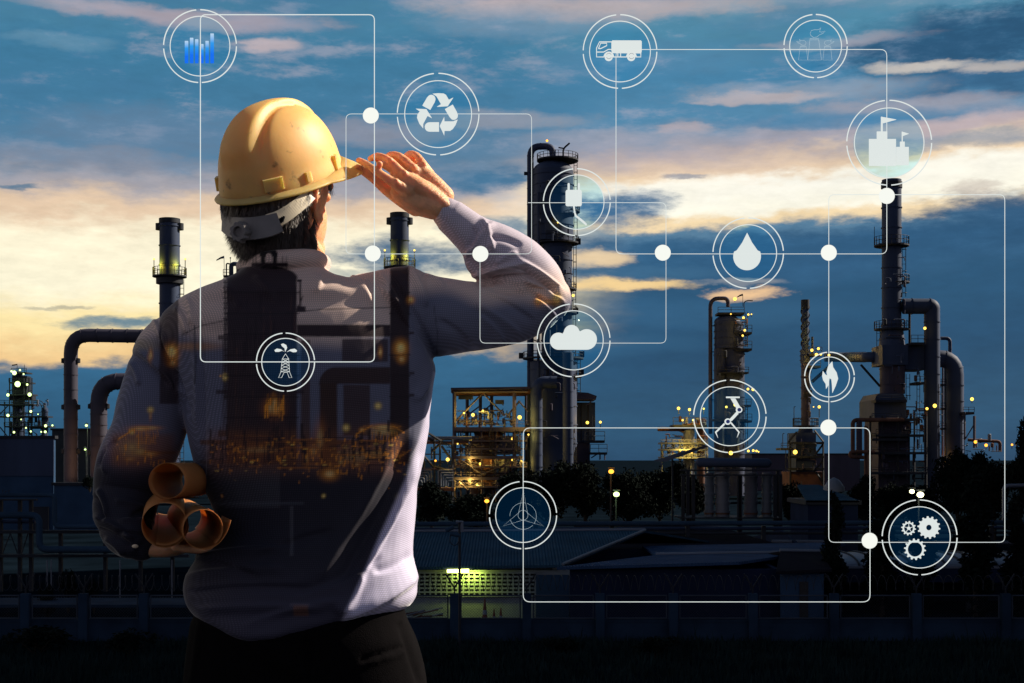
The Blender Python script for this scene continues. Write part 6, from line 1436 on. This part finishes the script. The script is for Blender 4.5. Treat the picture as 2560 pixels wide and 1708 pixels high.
# oil derrick
r = icon(713.7, 905.5, 72.6, 59.4, 'round glowing symbol with an oil derrick in front of the man\'s back')
q = lambda p: loc(p, 220, 650, 3.484)
for pts in ([(1716, 800), (1712, 770), (1690, 752), (1680, 735), (1700, 727), (1725, 740), (1733, 765)], [(1712, 802), (1690, 790), (1660, 800), (1630, 800), (1624, 785), (1645, 772), (1680, 778)], [(1730, 802), (1755, 792), (1785, 804), (1812, 802), (1820, 788), (1800, 773), (1765, 778)]): plate(r, 'oil_splash', q(pts))
stroke(r, 'derrick', [q([(1720, 818), (1692, 862), (1680, 975), (1660, 1026), (1686, 1026), (1708, 980), (1735, 980), (1752, 1026), (1776, 1026), (1756, 975), (1748, 862), (1720, 818)])]+[q([(1692-i*3, 862+i*28), (1749+i*2, 890+i*28)]) for i in range(4)]+[q([(1748+i*2, 862+i*28), (1690-i*3, 890+i*28)]) for i in range(4)]+[q([(1680, 975), (1756, 975)]), q([(1692, 862), (1748, 862)])], 1.4)
# wind turbine
r = icon(1307.5, 1288, 84, 68.4, 'round glowing symbol with a thin lined wind turbine beside the man\'s hip')
q = lambda p: loc(p, 1200, 1190, 7.468)
stroke(r, 'turbine_blade', [q([(720, 690), (812, 270), (885, 690)])], .9, 'holo_thin'); stroke(r, 'turbine_blade', [q([(720, 690), (428, 938), (800, 825)])], .9, 'holo_thin'); stroke(r, 'turbine_blade', [q([(885, 690), (1185, 938), (815, 825)])], .9, 'holo_thin')
stroke(r, 'turbine_hub', [q(circ(803, 733, 93, n=32))], .9, 'holo_thin'); stroke(r, 'sweep_arc', [q(circ(805, 750, 247, 180, 78, 20)), q(circ(805, 750, 247, 72, -35, 20)), q(circ(805, 750, 247, -43, -165, 20))], .9, 'holo_thin')
# gears
r = icon(2299, 1343.7, 93.6, 76.6, 'round glowing symbol with three white gear wheels, lower right')
q = lambda p: loc(p, 1760, 1200, 2.9375)
def gear(cx, cy, ro, rt, hole, teeth, spokes=0):
    mb = MB(); n = teeth*8; prof = []
    for i in range(n):
        t = (i % 8); rr = rt if t in (1, 2, 3) else ro
        a = 2*PI*i/n; prof.append((rr, a))
    o = len(mb.v); v = []; f = []
    for rr, a in prof:
        for d in (0, .0022):
            x, y = q([(cx+rr*math.cos(a), cy+rr*math.sin(a))])[0]; v.append(HP(x, y, d)); x, y = q([(cx+hole*math.cos(a), cy+hole*math.sin(a))])[0]; v.append(HP(x, y, d))
    for i in range(n):
        a, b = i*4, ((i+1) % n)*4; f += [(a, b, b+1, a+1), (a+2, a+3, b+3, b+2), (a, a+2, b+2, b), (a+1, b+1, b+3, a+3)]
    g = mb.add(v, f).build('gear', 'holo', r)
    if spokes:
        stroke(g, 'spoke', [q([(cx, cy), (cx+hole*math.cos(2*PI*s/spokes-PI/2), cy+hole*math.sin(2*PI*s/spokes-PI/2))]) for s in range(spokes)], 1.8); plate(g, 'hub', q(circ(cx, cy, 12, n=16)[:-1]), d=-.001)
gear(1653, 350, 70, 83, 21, 14); gear(1504, 355, 43, 53, 34, 12, 5); gear(1551, 510, 66, 79, 54, 14)

# connecting lines: rounded rectangular loops
def rline(pts, rad, w, label, closed=False):
    P = [HP(x, y) for x, y in pts]
    if closed: P = [P[0].lerp(P[1], .5)]+P[1:]+[P[0], P[0].lerp(P[1], .5)]
    l = MB().tube(fillet(P, rad*hk, 5), w*.37*hk, 6, not closed).build('light_line', 'holo', None, True)
    return tag(l, label, 'line', 'glowing connecting lines in the air')
rc = lambda x0, y0, x1, y1: [(x0, y0), (x1, y0), (x1, y1), (x0, y1)]
rline(rc(501, 37, 936, 905), 14, 3.4, 'thick glowing rectangle of light joining the bar chart and oil derrick symbols', True)
rline(rc(865, 285, 1329, 635), 14, 2.0, 'thin glowing rectangle of light running through the recycling symbol', True)
rline([(1200, 635), (1200, 858), (1665, 858), (1665, 507), (1320, 507)], 14, 2.0, 'thin glowing line from the sleeve dot through the cloud symbol round to the plug symbol')
rline(rc(1540, 124, 2217, 635), 16, 2.4, 'glowing rectangle of light joining truck, chimney, tower and water drop symbols', True)
rline(rc(2072, 487, 2512, 1356), 14, 2.4, 'tall glowing rectangle of light running through the flame and gear symbols', True)
rline(rc(1308, 1070, 2175, 1505), 18, 2.8, 'wide glowing rectangle of light running through the wind turbine and robot arm symbols', True)
for x, y, lab in ((927, 289, 'white glowing dot left of the recycling symbol'), (932, 634, 'white glowing dot between the man\'s chin and the plain stack'), (1201, 635, 'white glowing dot on the raised forearm sleeve'), (1657, 632, 'white glowing dot left of the water drop symbol'),
                  (2072, 632, 'white glowing dot right of the water drop symbol'), (2217, 490, 'white glowing dot in front of the tip of the ducted stack'), (2071, 1069, 'white glowing dot between the flame and robot arm symbols'), (2174, 1352, 'white glowing dot beside the gear symbol')):
    d = MB().sphere(HP(x, y), 20*hk, 24, 14, (1, .35, 1)).build('light_dot', 'holo_dot', None, True); tag(d, lab, 'dot', 'white glowing dots on the lines')
